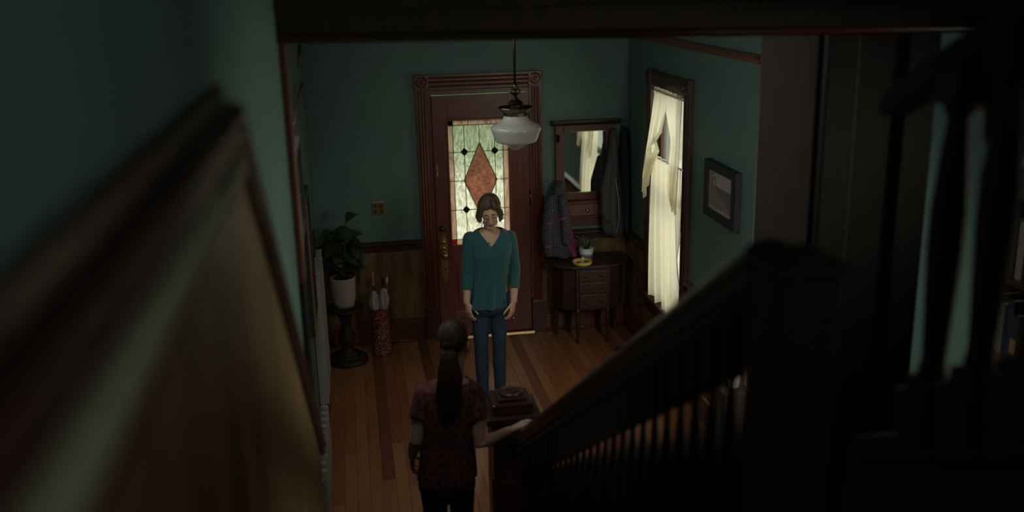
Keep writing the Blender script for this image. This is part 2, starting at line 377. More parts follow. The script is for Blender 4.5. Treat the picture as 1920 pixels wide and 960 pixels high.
for i in range(4):
    for j in range(4):
        x0, x1, z0, z1 = xs[i]+.0015, xs[i+1]-.0015, zs[j]+.0015, zs[j+1]-.0015
        P = [(x0, z0), (x1, z0), (x1, z1), (x0, z1)]
        left = (x0+x1)/2 < CX; upq = (z0+z1)/2 > DM
        hx = (CX-DL) if left else (DR-CX); hz = (DTOP-DM) if upq else (DM-DBOT)
        sx = -1 if left else 1; sz = 1 if upq else -1
        P = clip(P, -sx/hx, -sz/hz, -1.012-(sx*CX/hx+sz*DM/hz))    # outside of the big diamond
        pane(P, GREEN)
pane([(CX, DTOP-.004), (DL+.003, DM), (CX, DBOT+.004), (DR-.003, DM)], ROSE, label='large rose-brown diamond pane')
for x_ in (.962, 1.23):
    for z_ in (1.71, 1.193):
        pane([(x_, z_+.036), (x_-.034, z_), (x_, z_-.036), (x_+.034, z_)], PURP, 'diamond', 8.471, .014, label='small dark purple diamond')
ex0, ex1, ez0, ez1 = GX0+.001, GX1-.001, GZ0+.001, GZ1-.001
for j in range(4):
    z0, z1 = zs[j]+.0015, zs[j+1]-.0015
    for a, b_ in ((ex0, xs[0]-.0015), (xs[4]+.0015, ex1)): pane([(a, z0), (b_, z0), (b_, z1), (a, z1)], PINK)
for i, (a, b_) in enumerate([(xs[0], 1.0), (1.0, 1.165), (1.165, xs[4])]):
    for z0, z1 in ((ez0, zs[0]-.0015), (zs[4]+.0015, ez1)): pane([(a+.0015, z0), (b_-.0015, z0), (b_-.0015, z1), (a+.0015, z1)], PINK)
for a, b_, z0, z1, m_, lb in ((ex0, xs[0]-.0015, ez0, zs[0]-.0015, RED, 'crimson corner pane'), (xs[4]+.0015, ex1, ez0, zs[0]-.0015, RED, 'crimson corner pane'), (ex0, xs[0]-.0015, zs[4]+.0015, ez1, PURP, 'dark corner pane'), (xs[4]+.0015, ex1, zs[4]+.0015, ez1, PURP, 'dark corner pane')):
    pane([(a, z0), (b_, z0), (b_, z1), (a, z1)], m_, label=lb)
lead = MB(); YL = 8.472
def came(p, q, r=.0034): lead.tube([(p[0], YL, p[1]), (q[0], YL, q[1])], r, 6)
for x_ in (xs[0], xs[4]): came((x_, GZ0), (x_, GZ1))
for z_ in (zs[0], zs[4]): came((GX0, z_), (GX1, z_))
for x_ in (xs[1], xs[3]): came((x_, zs[0]), (x_, zs[4]))
for x_ in (1.0, 1.165):
    came((x_, GZ0), (x_, zs[0])); came((x_, zs[4]), (x_, GZ1))
came((CX, DTOP), (CX, zs[4])); came((CX, DBOT), (CX, zs[0]))
for z_ in (zs[1], zs[3]):
    hz = (DTOP-DM) if z_ > DM else (DM-DBOT); t_ = 1-abs(z_-DM)/hz
    came((GX0, z_), (CX-(CX-DL)*t_, z_)); came((CX+(DR-CX)*t_, z_), (GX1, z_))
came((GX0, DM), (DL, DM)); came((DR, DM), (GX1, DM))
for p, q in (((CX, DTOP), (DL, DM)), ((DL, DM), (CX, DBOT)), ((CX, DBOT), (DR, DM)), ((DR, DM), (CX, DTOP))): came(p, q, .004)
part('lead_came', lead, LEAD, door)
# hardware
def plate_outline(cx, z0, z1):
    pts = []
    H = z1-z0
    for t_, h in ((0, .006), (.04, .02), (.1, .027), (.2, .031), (.5, .031), (.62, .031), (.66, .024), (.7, .032), (.76, .036), (.8, .026), (.84, .031), (.89, .03), (.92, .016), (.95, .018), (.98, .012), (1, .003)):
        pts.append((t_, h))
    return [(cx+h, 8.46, z0+t_*H) for t_, h in pts]+[(cx-h, 8.46, z0+t_*H) for t_, h in pts[::-1]]
esc = MB(); o_ = plate_outline(.748, .555, .985); n_ = len(o_)
esc.prism(o_, (0, -.006, 0))
for q, r_ in ((.7, .016), (.83, .02), (.62, .012), (.9, .012)): esc.lathe((.748, 8.454, .555+.43*q), [(r_, 0), (r_*.9, -.003), (r_*.4, -.006)], 16, 'y')
pl = part('lock_plate', esc, BRASS, door, label='tall ornate brass lock plate')
part('knob', MB().lathe((.748, 8.452, .80), [(.02, 0), (.02, -.008), (.01, -.014), (.01, -.035), (.024, -.045), (.03, -.058), (.026, -.07), (.01, -.076)], 20, 'y'), BRASS, pl, smooth=True)
part('keyhole', MB().lathe((.748, 8.453, .66), [(.008, 0), (.006, -.004)], 12, 'y'), IRON, pl)
db = part('deadbolt', MB().lathe((.735, 8.46, 1.035), [(.026, 0), (.027, -.01), (.02, -.014), (.016, -.02), (.005, -.021)], 24, 'y'), DBRASS, door, smooth=True)
part('thumb_turn', MB().box(.731, .739, 8.425, 8.442, 1.02, 1.05), DBRASS, db, bevel=.002)
bl = part('rim_latch', MB().box(.702, .722, 8.448, 8.46, 1.51, 1.615), BRASS, door, bevel=.003)
part('latch_hole', MB().box(.708, .716, 8.445, 8.449, 1.55, 1.58), IRON, bl)
for z_ in (.325, 1.27, 2.03):
    part('hinge', MB().tube([(1.536, 8.452, z_-.06), (1.536, 8.452, z_+.06)], .008, 10).ball((1.536, 8.452, z_+.066), .009, 8, 6).ball((1.536, 8.452, z_-.066), .009, 8, 6), DBRASS, door, smooth=True)
# casing with fluted pilasters, corner blocks and plinths
cas = struct('trim_10', MB().box(.655, .69, 8.48, 8.6, 0, 2.22).box(1.53, 1.56, 8.48, 8.6, 0, 2.22).box(.655, 1.56, 8.48, 8.6, 2.21, 2.25), RWOOD, bevel=.003)
def pilaster(xa, xb, z0, z1, name='pilaster'):
    m = MB().box(xa, xb, 8.476, 8.5, z0, z1); wd = xb-xa
    m.box(xa, xa+.016, 8.466, 8.48, z0, z1).box(xb-.016, xb, 8.466, 8.48, z0, z1)
    for k in range(3):
        cx = xa+.016+(wd-.032)*(k+.5)/3; m.tube([(cx, 8.474, z0+.01), (cx, 8.474, z1-.01)], .0105, 8)
    part(name, m, RWOOD, cas)
for xa, xb in ((.56, .668), (1.542, 1.65)):
    pilaster(xa, xb, .3, 2.262)
    cb = part('corner_block', MB().box(xa-.006, xb+.006, 8.458, 8.5, 2.262, 2.388), RWOOD, cas, bevel=.004)
    part('rosette', MB().lathe(((xa+xb)/2, 8.458, 2.325), [(.05, .002), (.05, -.008), (.04, -.012), (.034, -.004), (.022, -.004), (.016, -.014), (.004, -.018)], 24, 'y'), RWOOD, cb, smooth=False)
    part('plinth', MB().box(xa-.006, xb+.006, 8.455, 8.5, 0, .3), DWOOD, cas, bevel=.004)
hm = MB().box(.674, 1.536, 8.476, 8.5, 2.262, 2.382)
for z_ in (2.285, 2.32, 2.355): hm.tube([(.674, 8.474, z_), (1.536, 8.474, z_)], .011, 8)
hm.box(.674, 1.536, 8.464, 8.48, 2.366, 2.382)
part('head_board', hm, RWOODX, cas)
part('threshold', MB().prism([(.67, 8.42, 0), (.67, 8.43, .02), (.67, 8.47, .04), (.67, 8.52, .04), (.67, 8.52, 0)], (.88, 0, 0)), BRASS, door, label='worn brass threshold strip')

# outdoors behind the glass: porch boards, path, lawn and a hedge
PATHM = mat('pale_concrete', (.8, .78, .7), .9, (.9, .87, .78), 3)
LAWN = mat('lawn_green', (.095, .19, .06), .95, (.155, .27, .095), 2)
HEDGE = mat('hedge_leaf', (.12, .3, .08), .9, (.24, .45, .16), 3)
struct('ground', MB().box(-12, 14, 9.4, 40, -.45, -.35), LAWN)
struct('floor_porch', MB().box(-2, 7, 8.64, 16.5, -.3, -.06), PATHM)
hg = MB()
for k in range(240):
    x_ = random.uniform(-2, 5.3); z_ = random.uniform(-.1, 2.6)
    hg.ball((x_, 23+random.uniform(-.5, .3), z_), (random.uniform(.25, .5),)*3, 8, 6)
nb = struct('wall_outside', MB().box(6.0, 6.2, 3, 34, -.4, 6), mat('pale_clapboard', (.8, .74, .6), .8))
for k in range(22): part('board', MB().box(5.985, 6.0, 3, 34, -.3+k*.2, -.11+k*.2), nb.data.materials[0], nb)
tag(part('hedge', hg, HEDGE), 'green hedge across the lawn, seen through the door glass', 'hedge')['kind'] = 'stuff'

# ---------------------------------------------------------------- window in the right wall
win = struct('window_1', MB().box(2.40, 2.44, WY0-.1, WY0, WZ0-.02, WZ1+.005).box(2.40, 2.44, WY1, WY1+.1, WZ0-.02, WZ1+.005), DWOOD, bevel=.003)
part('head_board', MB().box(2.405, 2.44, WY0, WY1, WZ1, WZ1+.105).prism([(2.44, WY0, WZ1+.11), (2.40, WY0, WZ1+.11), (2.39, WY0, WZ1+.095), (2.405, WY0, WZ1+.085), (2.44, WY0, WZ1+.085)], (0, WY1-WY0, 0)), DWOODY, win)
for y_ in (WY0-.05, WY1+.05):
    cb = part('corner_block', MB().box(2.39, 2.44, y_-.056, y_+.056, WZ1+.003, WZ1+.118), DWOOD, win, bevel=.004)
    part('rosette', MB().lathe((2.39, y_, WZ1+.06), [(.044, .002), (.044, -.006), (.034, -.01), (.028, -.003), (.014, -.003), (.01, -.012), (.002, -.014)], 22, 'x'), DWOOD, cb)
    fl = MB()
    for k in (-1, 0, 1): fl.tube([(2.398, y_+k*.026, WZ0), (2.398, y_+k*.026, WZ1)], .009, 8)
    part('flute', fl, DWOOD, win)
part('stool', MB().box(2.36, 2.5, WY0-.13, WY1+.13, WZ0-.04, WZ0), DWOODY, win, bevel=.008)
part('apron', MB().box(2.405, 2.44, WY0-.09, WY1+.09, WZ0-.16, WZ0-.04), DWOODY, win, bevel=.004)
for (a, b_, z0, z1, xx) in ((WY0, WY1, WZ1-.06, WZ1, 2.5), (WY0, WY1, WZ0, WZ0+.075, 2.5), (WY0, WY1, 1.41, 1.455, 2.49), (WY0, WY0+.045, WZ0, WZ1, 2.5), (WY1-.045, WY1, WZ0, WZ1, 2.5)):
    part('sash_bar', MB().box(xx-.02, xx+.03, a, b_, z0, z1), RWOOD, win, bevel=.003)
CLEAR = glassmat('clear_window_glass', (.97, .98, .96), .05, rough=0, bump=.0)
for z0, z1 in ((WZ0+.075, 1.41), (1.455, WZ1-.06)):
    part('pane', MB().box(2.503, 2.508, WY0+.045, WY1-.045, z0, z1), CLEAR, win)

# ---------------------------------------------------------------- curtains
def clothmat(name, col, tcol, trans=.6, alpha=.0, rough=.9, weave=220, col2=None):
    m, t, b = nodes(name); t.nodes.remove(b); out = t.nodes['Material Output']
    d = t.nodes.new('ShaderNodeBsdfDiffuse'); d.inputs[0].default_value = (*col, 1)
    r = t.nodes.new('ShaderNodeBsdfTranslucent'); r.inputs[0].default_value = (*tcol, 1)
    p = t.nodes.new('ShaderNodeBsdfTransparent')
    tc = t.nodes.new('ShaderNodeTexCoord'); n = t.nodes.new('ShaderNodeTexNoise'); n.inputs['Scale'].default_value = weave
    t.links.new(tc.outputs['Object'], n.inputs['Vector'])
    bp = t.nodes.new('ShaderNodeBump'); bp.inputs['Strength'].default_value = .25; bp.inputs['Distance'].default_value = .003
    t.links.new(n.outputs['Fac'], bp.inputs['Height'])
    for q in (d, r): t.links.new(bp.outputs[0], q.inputs['Normal'])
    m1 = t.nodes.new('ShaderNodeMixShader'); m1.inputs[0].default_value = trans
    t.links.new(d.outputs[0], m1.inputs[1]); t.links.new(r.outputs[0], m1.inputs[2])
    m2 = t.nodes.new('ShaderNodeMixShader'); m2.inputs[0].default_value = alpha
    t.links.new(m1.outputs[0], m2.inputs[1]); t.links.new(p.outputs[0], m2.inputs[2]); t.links.new(m2.outputs[0], out.inputs[0])
    return m
SHEER = clothmat('cream_voile', (.8, .76, .62), (.95, .9, .72), .82, .26)
SHEER2 = clothmat('cream_cotton', (.8, .76, .62), (.95, .89, .7), .66, .16)
WHITEP = mat('white_painted_rod', (.6, .58, .5), .5)
def sheet(fn, nu, nv): return MB().grid(fn, nu, nv)
def lerp(a, b, t): return a+(b-a)*t
def curve(tab, t):
    for (t0, v0), (t1, v1) in zip(tab, tab[1:]):
        if t <= t1: return v0+(v1-v0)*(t-t0)/(t1-t0)
    return tab[-1][1]
cu = thing('curtain', (2.38, 7.3, 2.3), 'cream sheer upper curtain parted over the tall hall window', 'curtain', None)
part('rod', MB().tube([(2.372, 6.84, 2.292), (2.372, 7.62, 2.292)], .008, 10), WHITEP, cu, smooth=True)
# far panel (left in the picture): outer edge y=7.56 flares out, inner edge steps away from the middle, hem slants
def far_panel(u, v):
    outer = curve([(0, 7.48), (.3, 7.52), (.8, 7.61), (1, 7.54)], v)
    inner = curve([(0, 7.17), (.22, 7.17), (.5, 7.26), (.62, 7.4), (.72, 7.3), (.9, 7.45), (1, 7.5)], v)
    y = lerp(outer, inner, u); bot = lerp(1.42, 1.70, u**1.3)
    z = lerp(2.325, bot, v)
    x = 2.365-.045*v-.016*math.sin(u*19+v*1.5)*(.35+v)-.02*math.sin(u*6)*v
    if v < .06: x += 0.008*math.sin(u*90)
    return (x, y, z)
def near_panel(u, v):
    outer = curve([(0, 6.83), (1, 6.89)], v); inner = curve([(0, 7.165), (.2, 7.16), (.45, 7.0), (.75, 7.04), (.9, 7.02), (1, 6.95)], v)
    y = lerp(inner, outer, u); bot = lerp(1.52, 1.43, u)
    z = lerp(2.325, bot, v)
    x = 2.362-.02*v-.014*math.sin(u*17+1+v)*(.35+v)
    return (x, y, z)
part('curtain_panel', sheet(far_panel, 60, 50), SHEER, cu, smooth=True)
part('curtain_panel', sheet(near_panel, 50, 50), SHEER, cu, smooth=True)
lc = thing('curtain', (2.39, 7.25, 1.76), 'cream gathered cafe curtain on a rod over the lower half of the hall window', 'curtain')
part('rod', MB().tube([(2.39, 6.85, 1.775), (2.39, 7.62, 1.762)], .007, 10), WHITEP, lc, smooth=True)
def low_panel(u, v):
    y = lerp(7.59-.08*v, 6.865, u); y += .02*math.sin(v*3)*(1-u)
    hem = .60+.018*math.sin(u*21)+(.05 if u > .93 else 0)*v
    z = lerp(1.785-.012*u, hem, v)
    x = 2.385-.012*v-(.008+.014*v)*math.sin(u*(40-12*v)+.8*math.sin(v*2))-.012*v*math.sin(u*9+1)
    return (x, y, z)
part('curtain_panel', sheet(low_panel, 130, 40), SHEER2, lc, smooth=True)

# ---------------------------------------------------------------- staircase
RUN, RISE, Y1 = .286, .1785, 4.42
CARP = woodmat('stair_board', (.06, .026, .014), (.09, .04, .02), .45, 'x')
st = thing('staircase', (.25, 4.42, 0), 'dark wooden staircase the girl stands on, running down to the hall', 'staircase')
for k in range(1, 12):
    ya = Y1-RUN*k; z = RISE*k
    part('tread', MB().box(-.2 if ya < 3.2 else -.34, .74, ya-.02, ya+RUN+.03, z-.03, z), CARP, st, bevel=.01)
    part('riser', MB().box(-.2 if ya < 3.1 else -.34, .72, ya+RUN-.02, ya+RUN, z-RISE, z-.03), DWOODX, st)
    part('step_end', MB().box(.66, .72, ya-.005, ya+RUN-.021, 0, z-.03), BLKWOOD, st)
part('landing_floor', MB().box(-.2, 1.1, -1.48, Y1-RUN*11-.025, 2.1, RISE*12), CARP, st)
part('landing_riser', MB().box(-.2, 1.1, Y1-RUN*11-.02, Y1-RUN*11, RISE*11, RISE*12-.03), DWOODX, st)
part('soffit', MB().prism([(-.2, 3.1, .0), (-.2, 1.2, 1.2), (-.2, 1.2, 1.9), (-.2, 3.1, .75)], (.84, 0, 0)), BLKWOOD, st)

BALW = mat('blackened_baluster_wood', (.016, .012, .01), .8, (.024, .017, .013), 4, (10, 10, 1), bump=.1, spec=.15)
def railz(y): return 2.718-.622*(y-1.623)
rl = thing('stair_railing', (.7, 4.42, 0), 'dark stair railing with slender balusters and a square newel post at its foot', 'railing')
RX = .7
def sweep_yz(prof, ya, yb, off=0):    # prof of (dx, dz) following the rail slope
    return MB().rings([[(RX+a, y, railz(y)+b+off) for a, b in prof] for y in (ya, yb)])
hr = part('handrail', sweep_yz([(-.028, -.075), (-.03, -.055), (-.04, -.04), (-.041, -.022), (-.03, -.006), (-.012, 0), (.012, 0), (.03, -.006), (.041, -.022), (.04, -.04), (.03, -.055), (.028, -.075)], 1.56, 4.32), DWOODY, rl, bevel=.002)
part('under_rail', sweep_yz([(-.02, -.115), (-.024, -.1), (-.024, -.075), (.024, -.075), (.024, -.1), (.02, -.115)], 1.56, 4.32), BLKWOOD, hr)
# one baluster per kind of length; every one an object
def baluster_mesh(y, zt):
    top = railz(y)-.105; h = top-zt
    m = MB()
    g = top-.125-.0
    m.prism([(RX-.019, y-.019, g+.0), (RX+.019, y-.019, g), (RX+.019, y+.019, g), (RX-.019, y+.019, g)], (0, 0, top+.02-g))
    prof = [(.019, zt+.1), (.014, zt+.115), (.021, zt+.13), (.014, zt+.145), (.018, zt+.17), (.0235, zt+.26), (.023, g-.23), (.021, g-.16), (.015, g-.09), (.0095, g-.035), (.0085, g-.018), (.013, g-.006), (.018, g)]
    m.lathe((RX, y, 0), prof, 10)
    m.box(RX-.02, RX+.02, y-.02, y+.02, zt, zt+.1)
    return m
for k in range(1, 11):
    ya = Y1-RUN*k
    for q in range(3):
        y = ya+.035+q*RUN/3
        if y > 4.25: continue
        part('baluster', baluster_mesh(y, RISE*k), BALW, rl, smooth=False)
nx, ny = .685, 4.42
nw = part('newel_post', MB().box(nx-.105, nx+.105, ny-.105, ny+.105, 0, 1.1), DWOOD, rl, bevel=.004)
for sx in (-1, 1):
    part('newel_panel', MB().box(nx+sx*.105-.006, nx+sx*.105+.006, ny-.07, ny+.07, .35, .8), DWOOD, nw, bevel=.003)
part('newel_panel', MB().box(nx-.07, nx+.07, ny-.111, ny-.1, .35, .8), DWOOD, nw, bevel=.003)
part('newel_base', MB().box(nx-.125, nx+.125, ny-.125, ny+.125, 0, .2), DWOOD, nw, bevel=.008)
cap = MB().box(nx-.115, nx+.115, ny-.115, ny+.115, 1.09, 1.115).box(nx-.137, nx+.137, ny-.137, ny+.137, 1.115, 1.15)
part('newel_cap', cap, DWOODX, nw, bevel=.006)
part('cap_block', MB().box(nx-.1, nx+.1, ny-.1, ny+.1, 1.15, 1.205), DWOODX, nw, bevel=.008)
part('cap_block', MB().box(nx-.07, nx+.07, ny-.07, ny+.07, 1.205, 1.222), DWOODX, nw, bevel=.005)
part('cap_button', MB().lathe((nx, ny, 1.222), [(.058, 0), (.058, .008), (.05, .016), (.03, .02), (.004, .021)], 28), DWOODX, nw, smooth=False, bevel=.002)
# upper newel on the landing
un = part('newel_post', MB().box(.665, .775, 1.43, 1.54, 1.9, 2.72).box(.655, .785, 1.42, 1.55, 2.72, 2.74), BLKWOOD, rl, bevel=.005)
part('newel_button', MB().lathe((.72, 1.485, 2.74), [(.05, 0), (.045, .012), (.02, .02), (.003, .021)], 16), BLKWOOD, un)

# upper balustrade, near and out of focus
ur = thing('stair_railing', (1.15, 1.7, 2.2), 'near black upper railing with fat turned balusters beside the pier', 'railing')
UX = 1.15
def urail(y): return 3.03+.52*(1.79-y)
uh = MB().rings([[(UX+a, y, urail(y)+b) for a, b in ((-.035, -.05), (-.04, -.02), (-.025, .006), (0, .012), (.025, .006), (.04, -.02), (.035, -.05))] for y in (1.95, .3)])
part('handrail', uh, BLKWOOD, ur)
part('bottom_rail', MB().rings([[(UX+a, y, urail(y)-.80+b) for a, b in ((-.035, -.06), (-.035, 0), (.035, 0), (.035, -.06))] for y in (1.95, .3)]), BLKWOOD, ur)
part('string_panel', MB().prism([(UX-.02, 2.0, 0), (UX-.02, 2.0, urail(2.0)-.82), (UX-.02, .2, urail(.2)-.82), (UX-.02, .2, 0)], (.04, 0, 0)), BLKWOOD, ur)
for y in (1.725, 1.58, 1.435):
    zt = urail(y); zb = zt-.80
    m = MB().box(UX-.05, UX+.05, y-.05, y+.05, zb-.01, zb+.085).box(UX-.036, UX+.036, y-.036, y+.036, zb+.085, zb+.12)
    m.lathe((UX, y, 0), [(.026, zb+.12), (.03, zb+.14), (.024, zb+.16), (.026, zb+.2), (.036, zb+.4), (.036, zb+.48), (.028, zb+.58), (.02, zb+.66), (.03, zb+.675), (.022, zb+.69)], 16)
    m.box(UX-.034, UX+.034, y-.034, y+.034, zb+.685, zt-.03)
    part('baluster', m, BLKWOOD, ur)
part('newel_drop', MB().lathe((UX+.08, 1.66, 0), [(.03, 2.86), (.055, 2.875), (.06, 2.9), (.06, 3.0), (.05, 3.03)], 8), BLKWOOD, ur)

# ---------------------------------------------------------------- pendant lamp
MILK = clothmat('milk_glass', (.8, .79, .72), (.85, .83, .75), .45, 0)
_t = MILK.node_tree; _g = _t.nodes.new('ShaderNodeBsdfGlossy'); _g.inputs['Roughness'].default_value = .08
_f = _t.nodes.new('ShaderNodeFresnel'); _f.inputs['IOR'].default_value = 1.5; _m = _t.nodes.new('ShaderNodeMixShader')
_o = _t.nodes['Material Output']; _l = _o.inputs[0].links[0].from_socket
_t.links.new(_f.outputs[0], _m.inputs[0]); _t.links.new(_l, _m.inputs[1]); _t.links.new(_g.outputs[0], _m.inputs[2]); _t.links.new(_m.outputs[0], _o.inputs[0])
px, py = .985, 5.87
pd = thing('pendant_lamp', (px, py, HALLTOP), 'white milk-glass schoolhouse pendant lamp hanging on a bronze rod before the door', 'lamp')
part('rod', MB().tube([(px, py, 2.50), (px, py, HALLTOP)], .0085, 12), DBRASS, pd, smooth=True)
part('ceiling_rose', MB().lathe((px, py, 0), [(.02, HALLTOP-.04), (.05, HALLTOP-.03), (.065, HALLTOP-.005), (.065, HALLTOP)], 24), DBRASS, pd, smooth=True)
orn = MB()
orn.lathe((px, py, 0), [(.006, 2.425), (.014, 2.43), (.01, 2.44), (.02, 2.452), (.024, 2.465), (.018, 2.478), (.01, 2.486), (.016, 2.494), (.012, 2.505), (.006, 2.515)], 16)
for k in range(6):
    a = k*math.pi/3; orn.tube([(px+.012*math.cos(a), py+.012*math.sin(a), 2.447), (px+.03*math.cos(a), py+.03*math.sin(a), 2.46), (px+.026*math.cos(a), py+.026*math.sin(a), 2.476), (px+.01*math.cos(a), py+.01*math.sin(a), 2.483)], .0045, 6)
part('ornament', orn, DBRASS, pd, smooth=True)
hs = MB().lathe((px, py, 0), [(.012, 2.433), (.02, 2.42), (.04, 2.405), (.048, 2.396), (.038, 2.388), (.035, 2.36), (.034, 2.335), (.05, 2.325)], 12)
part('socket_housing', hs, DBRASS, pd)
gal = MB().lathe((px, py, 0), [(.07, 2.318), (.076, 2.325), (.076, 2.34), (.082, 2.345), (.108, 2.37), (.106, 2.374), (.078, 2.352), (.05, 2.35)], 12)
part('gallery', gal, DBRASS, pd)
prof = [(.072, 2.325), (.075, 2.31), (.088, 2.292), (.115, 2.277), (.14, 2.266), (.1515, 2.252), (.1525, 2.24), (.146, 2.226), (.131, 2.18), (.122, 2.165), (.112, 2.16), (.09, 2.158), (.078, 2.153), (.055, 2.138), (.03, 2.122), (.008, 2.112)]
part('shade', MB().lathe((px, py, 0), prof[::-1], 48), MILK, pd, smooth=True, bevel=0)
pd.location.z += .055

# ---------------------------------------------------------------- left wall: frames, cabinet, radiator
CANV = mat('dark_canvas', (.012, .02, .024), .6, (.02, .03, .03), 5)
def framed(name, y0, y1, z0, z1, dep, m_frame, m_face, label, wdt=.045, x0=-.36):
    o = thing(name, (x0, (y0+y1)/2, (z0+z1)/2), label, 'picture', 'pictures on the left hall wall')
    for (a, b_, c, d) in ((y0, y0+wdt, z0, z1), (y1-wdt, y1, z0, z1), (y0+wdt, y1-wdt, z0, z0+wdt), (y0+wdt, y1-wdt, z1-wdt, z1)):
        part('frame_side', MB().box(x0+.001, x0+dep, a, b_, c, d), m_frame, o, bevel=.003)
    part('canvas', MB().box(x0+.001, x0+dep*.6, y0+wdt, y1-wdt, z0+wdt, z1-wdt), m_face, o)
    return o
GREYF = mat('grey_painted_frame', (.035, .034, .03), .6, (.05, .047, .042), 12)
GILT = woodmat('honey_wood_frame', (.2, .1, .04), (.28, .15, .06), .4, 'z')
framed('picture_frame', 4.75, 5.85, 1.80, 2.32, .065, GREYF, CANV, 'dark landscape picture with a grey frame, highest on the left wall, seen edge-on')
f2 = framed('picture_frame', 6.02, 6.68, 1.0, 1.86, .05, CANV, CANV, 'dark picture in a honey wood frame, second down the left wall, seen edge-on')
for (a, b_, c, d) in ((6.018, 6.05, 1.0, 1.86),): part('front_edge', MB().box(-.31, -.298, a, b_, c, d), GILT, f2, bevel=.002)
PALE = mat('pale_grey_paint', (.24, .23, .2), .6, (.28, .27, .235), 4)
cb = thing('cabinet', (-.3, 7.1, 0), 'tall shallow pale grey cabinet standing against the left wall', 'cabinet')
part('body', MB().box(-.356, -.288, 6.8, 7.42, .19, 1.18), PALE, cb, bevel=.003)
part('top', MB().box(-.358, -.284, 6.79, 7.43, 1.18, 1.2), PALE, cb, bevel=.003)
part('door', MB().box(-.288, -.282, 6.82, 7.40, .25, 1.15), PALE, cb, bevel=.002)
part('plinth', MB().box(-.355, -.295, 6.82, 7.40, 0, .19), DWOODY, cb)
bx = part('box', MB().box(-.357, -.325, 7.2, 7.4, 1.2, 1.36), EBONY, None, bevel=.004); tag(bx, 'small dark upright box on top of the pale grey cabinet', 'box')
RADM = mat('white_radiator_enamel', (.2, .2, .18), .4)
rd = thing('radiator', (-.3, 5.7, 0), 'low white column radiator along the left wall by the stair foot', 'radiator')
for k in range(10):
    y = 5.25+k*.1
    part('column', MB().limb([(-.30, y, .06), (-.30, y, .46)], .032, 10, flat=[.018, .018], ref=(0, 1, 0)), RADM, rd, smooth=True)
part('pipe', MB().tube([(-.30, 5.2, .1), (-.30, 6.2, .1)], .016, 10), RADM, rd, smooth=True)
part('pipe', MB().tube([(-.30, 5.2, .42), (-.30, 6.2, .42)], .016, 10), RADM, rd, smooth=True)
for y in (5.25, 6.15): part('foot', MB().box(-.325, -.275, y-.02, y+.02, 0, .08), RADM, rd, bevel=.005)
# curved wooden rods above the frames
CORDM = mat('brown_cane', (.13, .07, .04), .5)
for pts, lb in (([(-.345, 6.2, 2.33), (-.338, 6.5, 2.39), (-.325, 6.9, 2.46), (-.315, 7.1, 2.49)], 'thin curved brown cane fixed to the left wall above the honey wood frame'), ([(-.34, 7.3, 2.60), (-.335, 7.5, 2.68), (-.335, 7.6, 2.72)], 'short thin curved cane high on the left wall under the beam')):
    o = part('wall_cane', MB().tube(pts, [.008, .012, .012, .01][:len(pts)], 10), CORDM, None, smooth=True); tag(o, lb, 'cane')

# ---------------------------------------------------------------- front wall, left of door
sw = thing('light_switch', (.19, 8.5, 1.247), 'square brass double switch plate on the front wall left of the door', 'switch')
part('plate', MB().box(.135, .245, 8.492, 8.5, 1.19, 1.305), BRASS, sw, bevel=.004)
for x_ in (.165, .215):
    for z_ in (1.222, 1.272):
        part('button', MB().lathe((x_, 8.492, z_), [(.014, 0), (.014, -.006), (.011, -.01), (.002, -.011)], 16, 'y'), DBRASS, sw)
# umbrella stand
m, t, b = nodes('red_mottled_print'); SPOT = m
tc = t.nodes.new('ShaderNodeTexCoord'); v = t.nodes.new('ShaderNodeTexVoronoi'); v.inputs['Scale'].default_value = 55; t.links.new(tc.outputs['Object'], v.inputs['Vector'])
r = t.nodes.new('ShaderNodeValToRGB'); r.color_ramp.elements[0].position = .28; r.color_ramp.elements[1].position = .45
r.color_ramp.elements[0].color = (.34, .19, .13, 1); r.color_ramp.elements[1].color = (.1, .016, .014, 1)
t.links.new(v.outputs['Distance'], r.inputs[0]); t.links.new(r.outputs[0], b.inputs['Base Color']); b.inputs['Roughness'].default_value = .4
ux, uy = .142, 8.22
us = thing('umbrella_stand', (ux, uy, 0), 'cylindrical red mottled umbrella stand on the floor left of the door', 'umbrella stand')
part('body', MB().lathe((ux, uy, 0), [(.08, 0), (.086, .006), (.082, .03), (.083, .39), (.088, .405), (.088, .42), (.078, .42), (.076, .04), (.01, .03)], 32), SPOT, us, smooth=True)
part('rim', MB().lathe((ux, uy, 0), [(.0875, .405), (.0895, .412), (.0875, .42), (.078, .4205)], 32), mat('dark_red_glaze', (.09, .012, .012), .3), us, smooth=True)
WHC = clothmat('white_print_cloth', (.36, .33, .29), (.3, .27, .24), .15)
def furled(cx, cy, topz, h, r0, tilt, nm, label, mt, handle_m, hl):
    o = thing(nm, (cx, cy, .05), label, 'umbrella')
    ax_ = Vector((tilt[0], tilt[1], 1)).normalized(); B = Vector((cx, cy, .06))
    L = topz-.06
    rings = []
    for i in range(15):
        s = i/14; rr = r0*curve([(0, .2), (.4, .6), (.66, .75), (.78, 1.15), (.9, .85), (1, .2)], s)
        c = B+ax_*L*s; ring = []
        for k in range(24):
            a = 2*math.pi*k/24; q = rr*(1+.34*math.sin(k*math.pi/2+s*9)*(1 if s > .6 else .5)); ring.append(c+Vector((q*math.cos(a), q*math.sin(a), 0)))
        rings.append(ring)
    part('canopy', MB().rings(rings), mt, o, smooth=True)
    tp = B+ax_*L
    part('shaft', MB().tube([tp-ax_*.05, tp+ax_*.06], .006, 8), IRON, o)
    part('handle', MB().limb([tp+ax_*.05, tp+ax_*(.05+hl)], .013, 12), handle_m, o, smooth=True)
furled(ux-.03, uy-.01, .59, .4, .037, (-.02, 0, 0), 'umbrella', 'furled white print umbrella with an orange wooden grip in the red stand', WHC, mat('orange_wood', (.3, .11, .03), .4), .11)
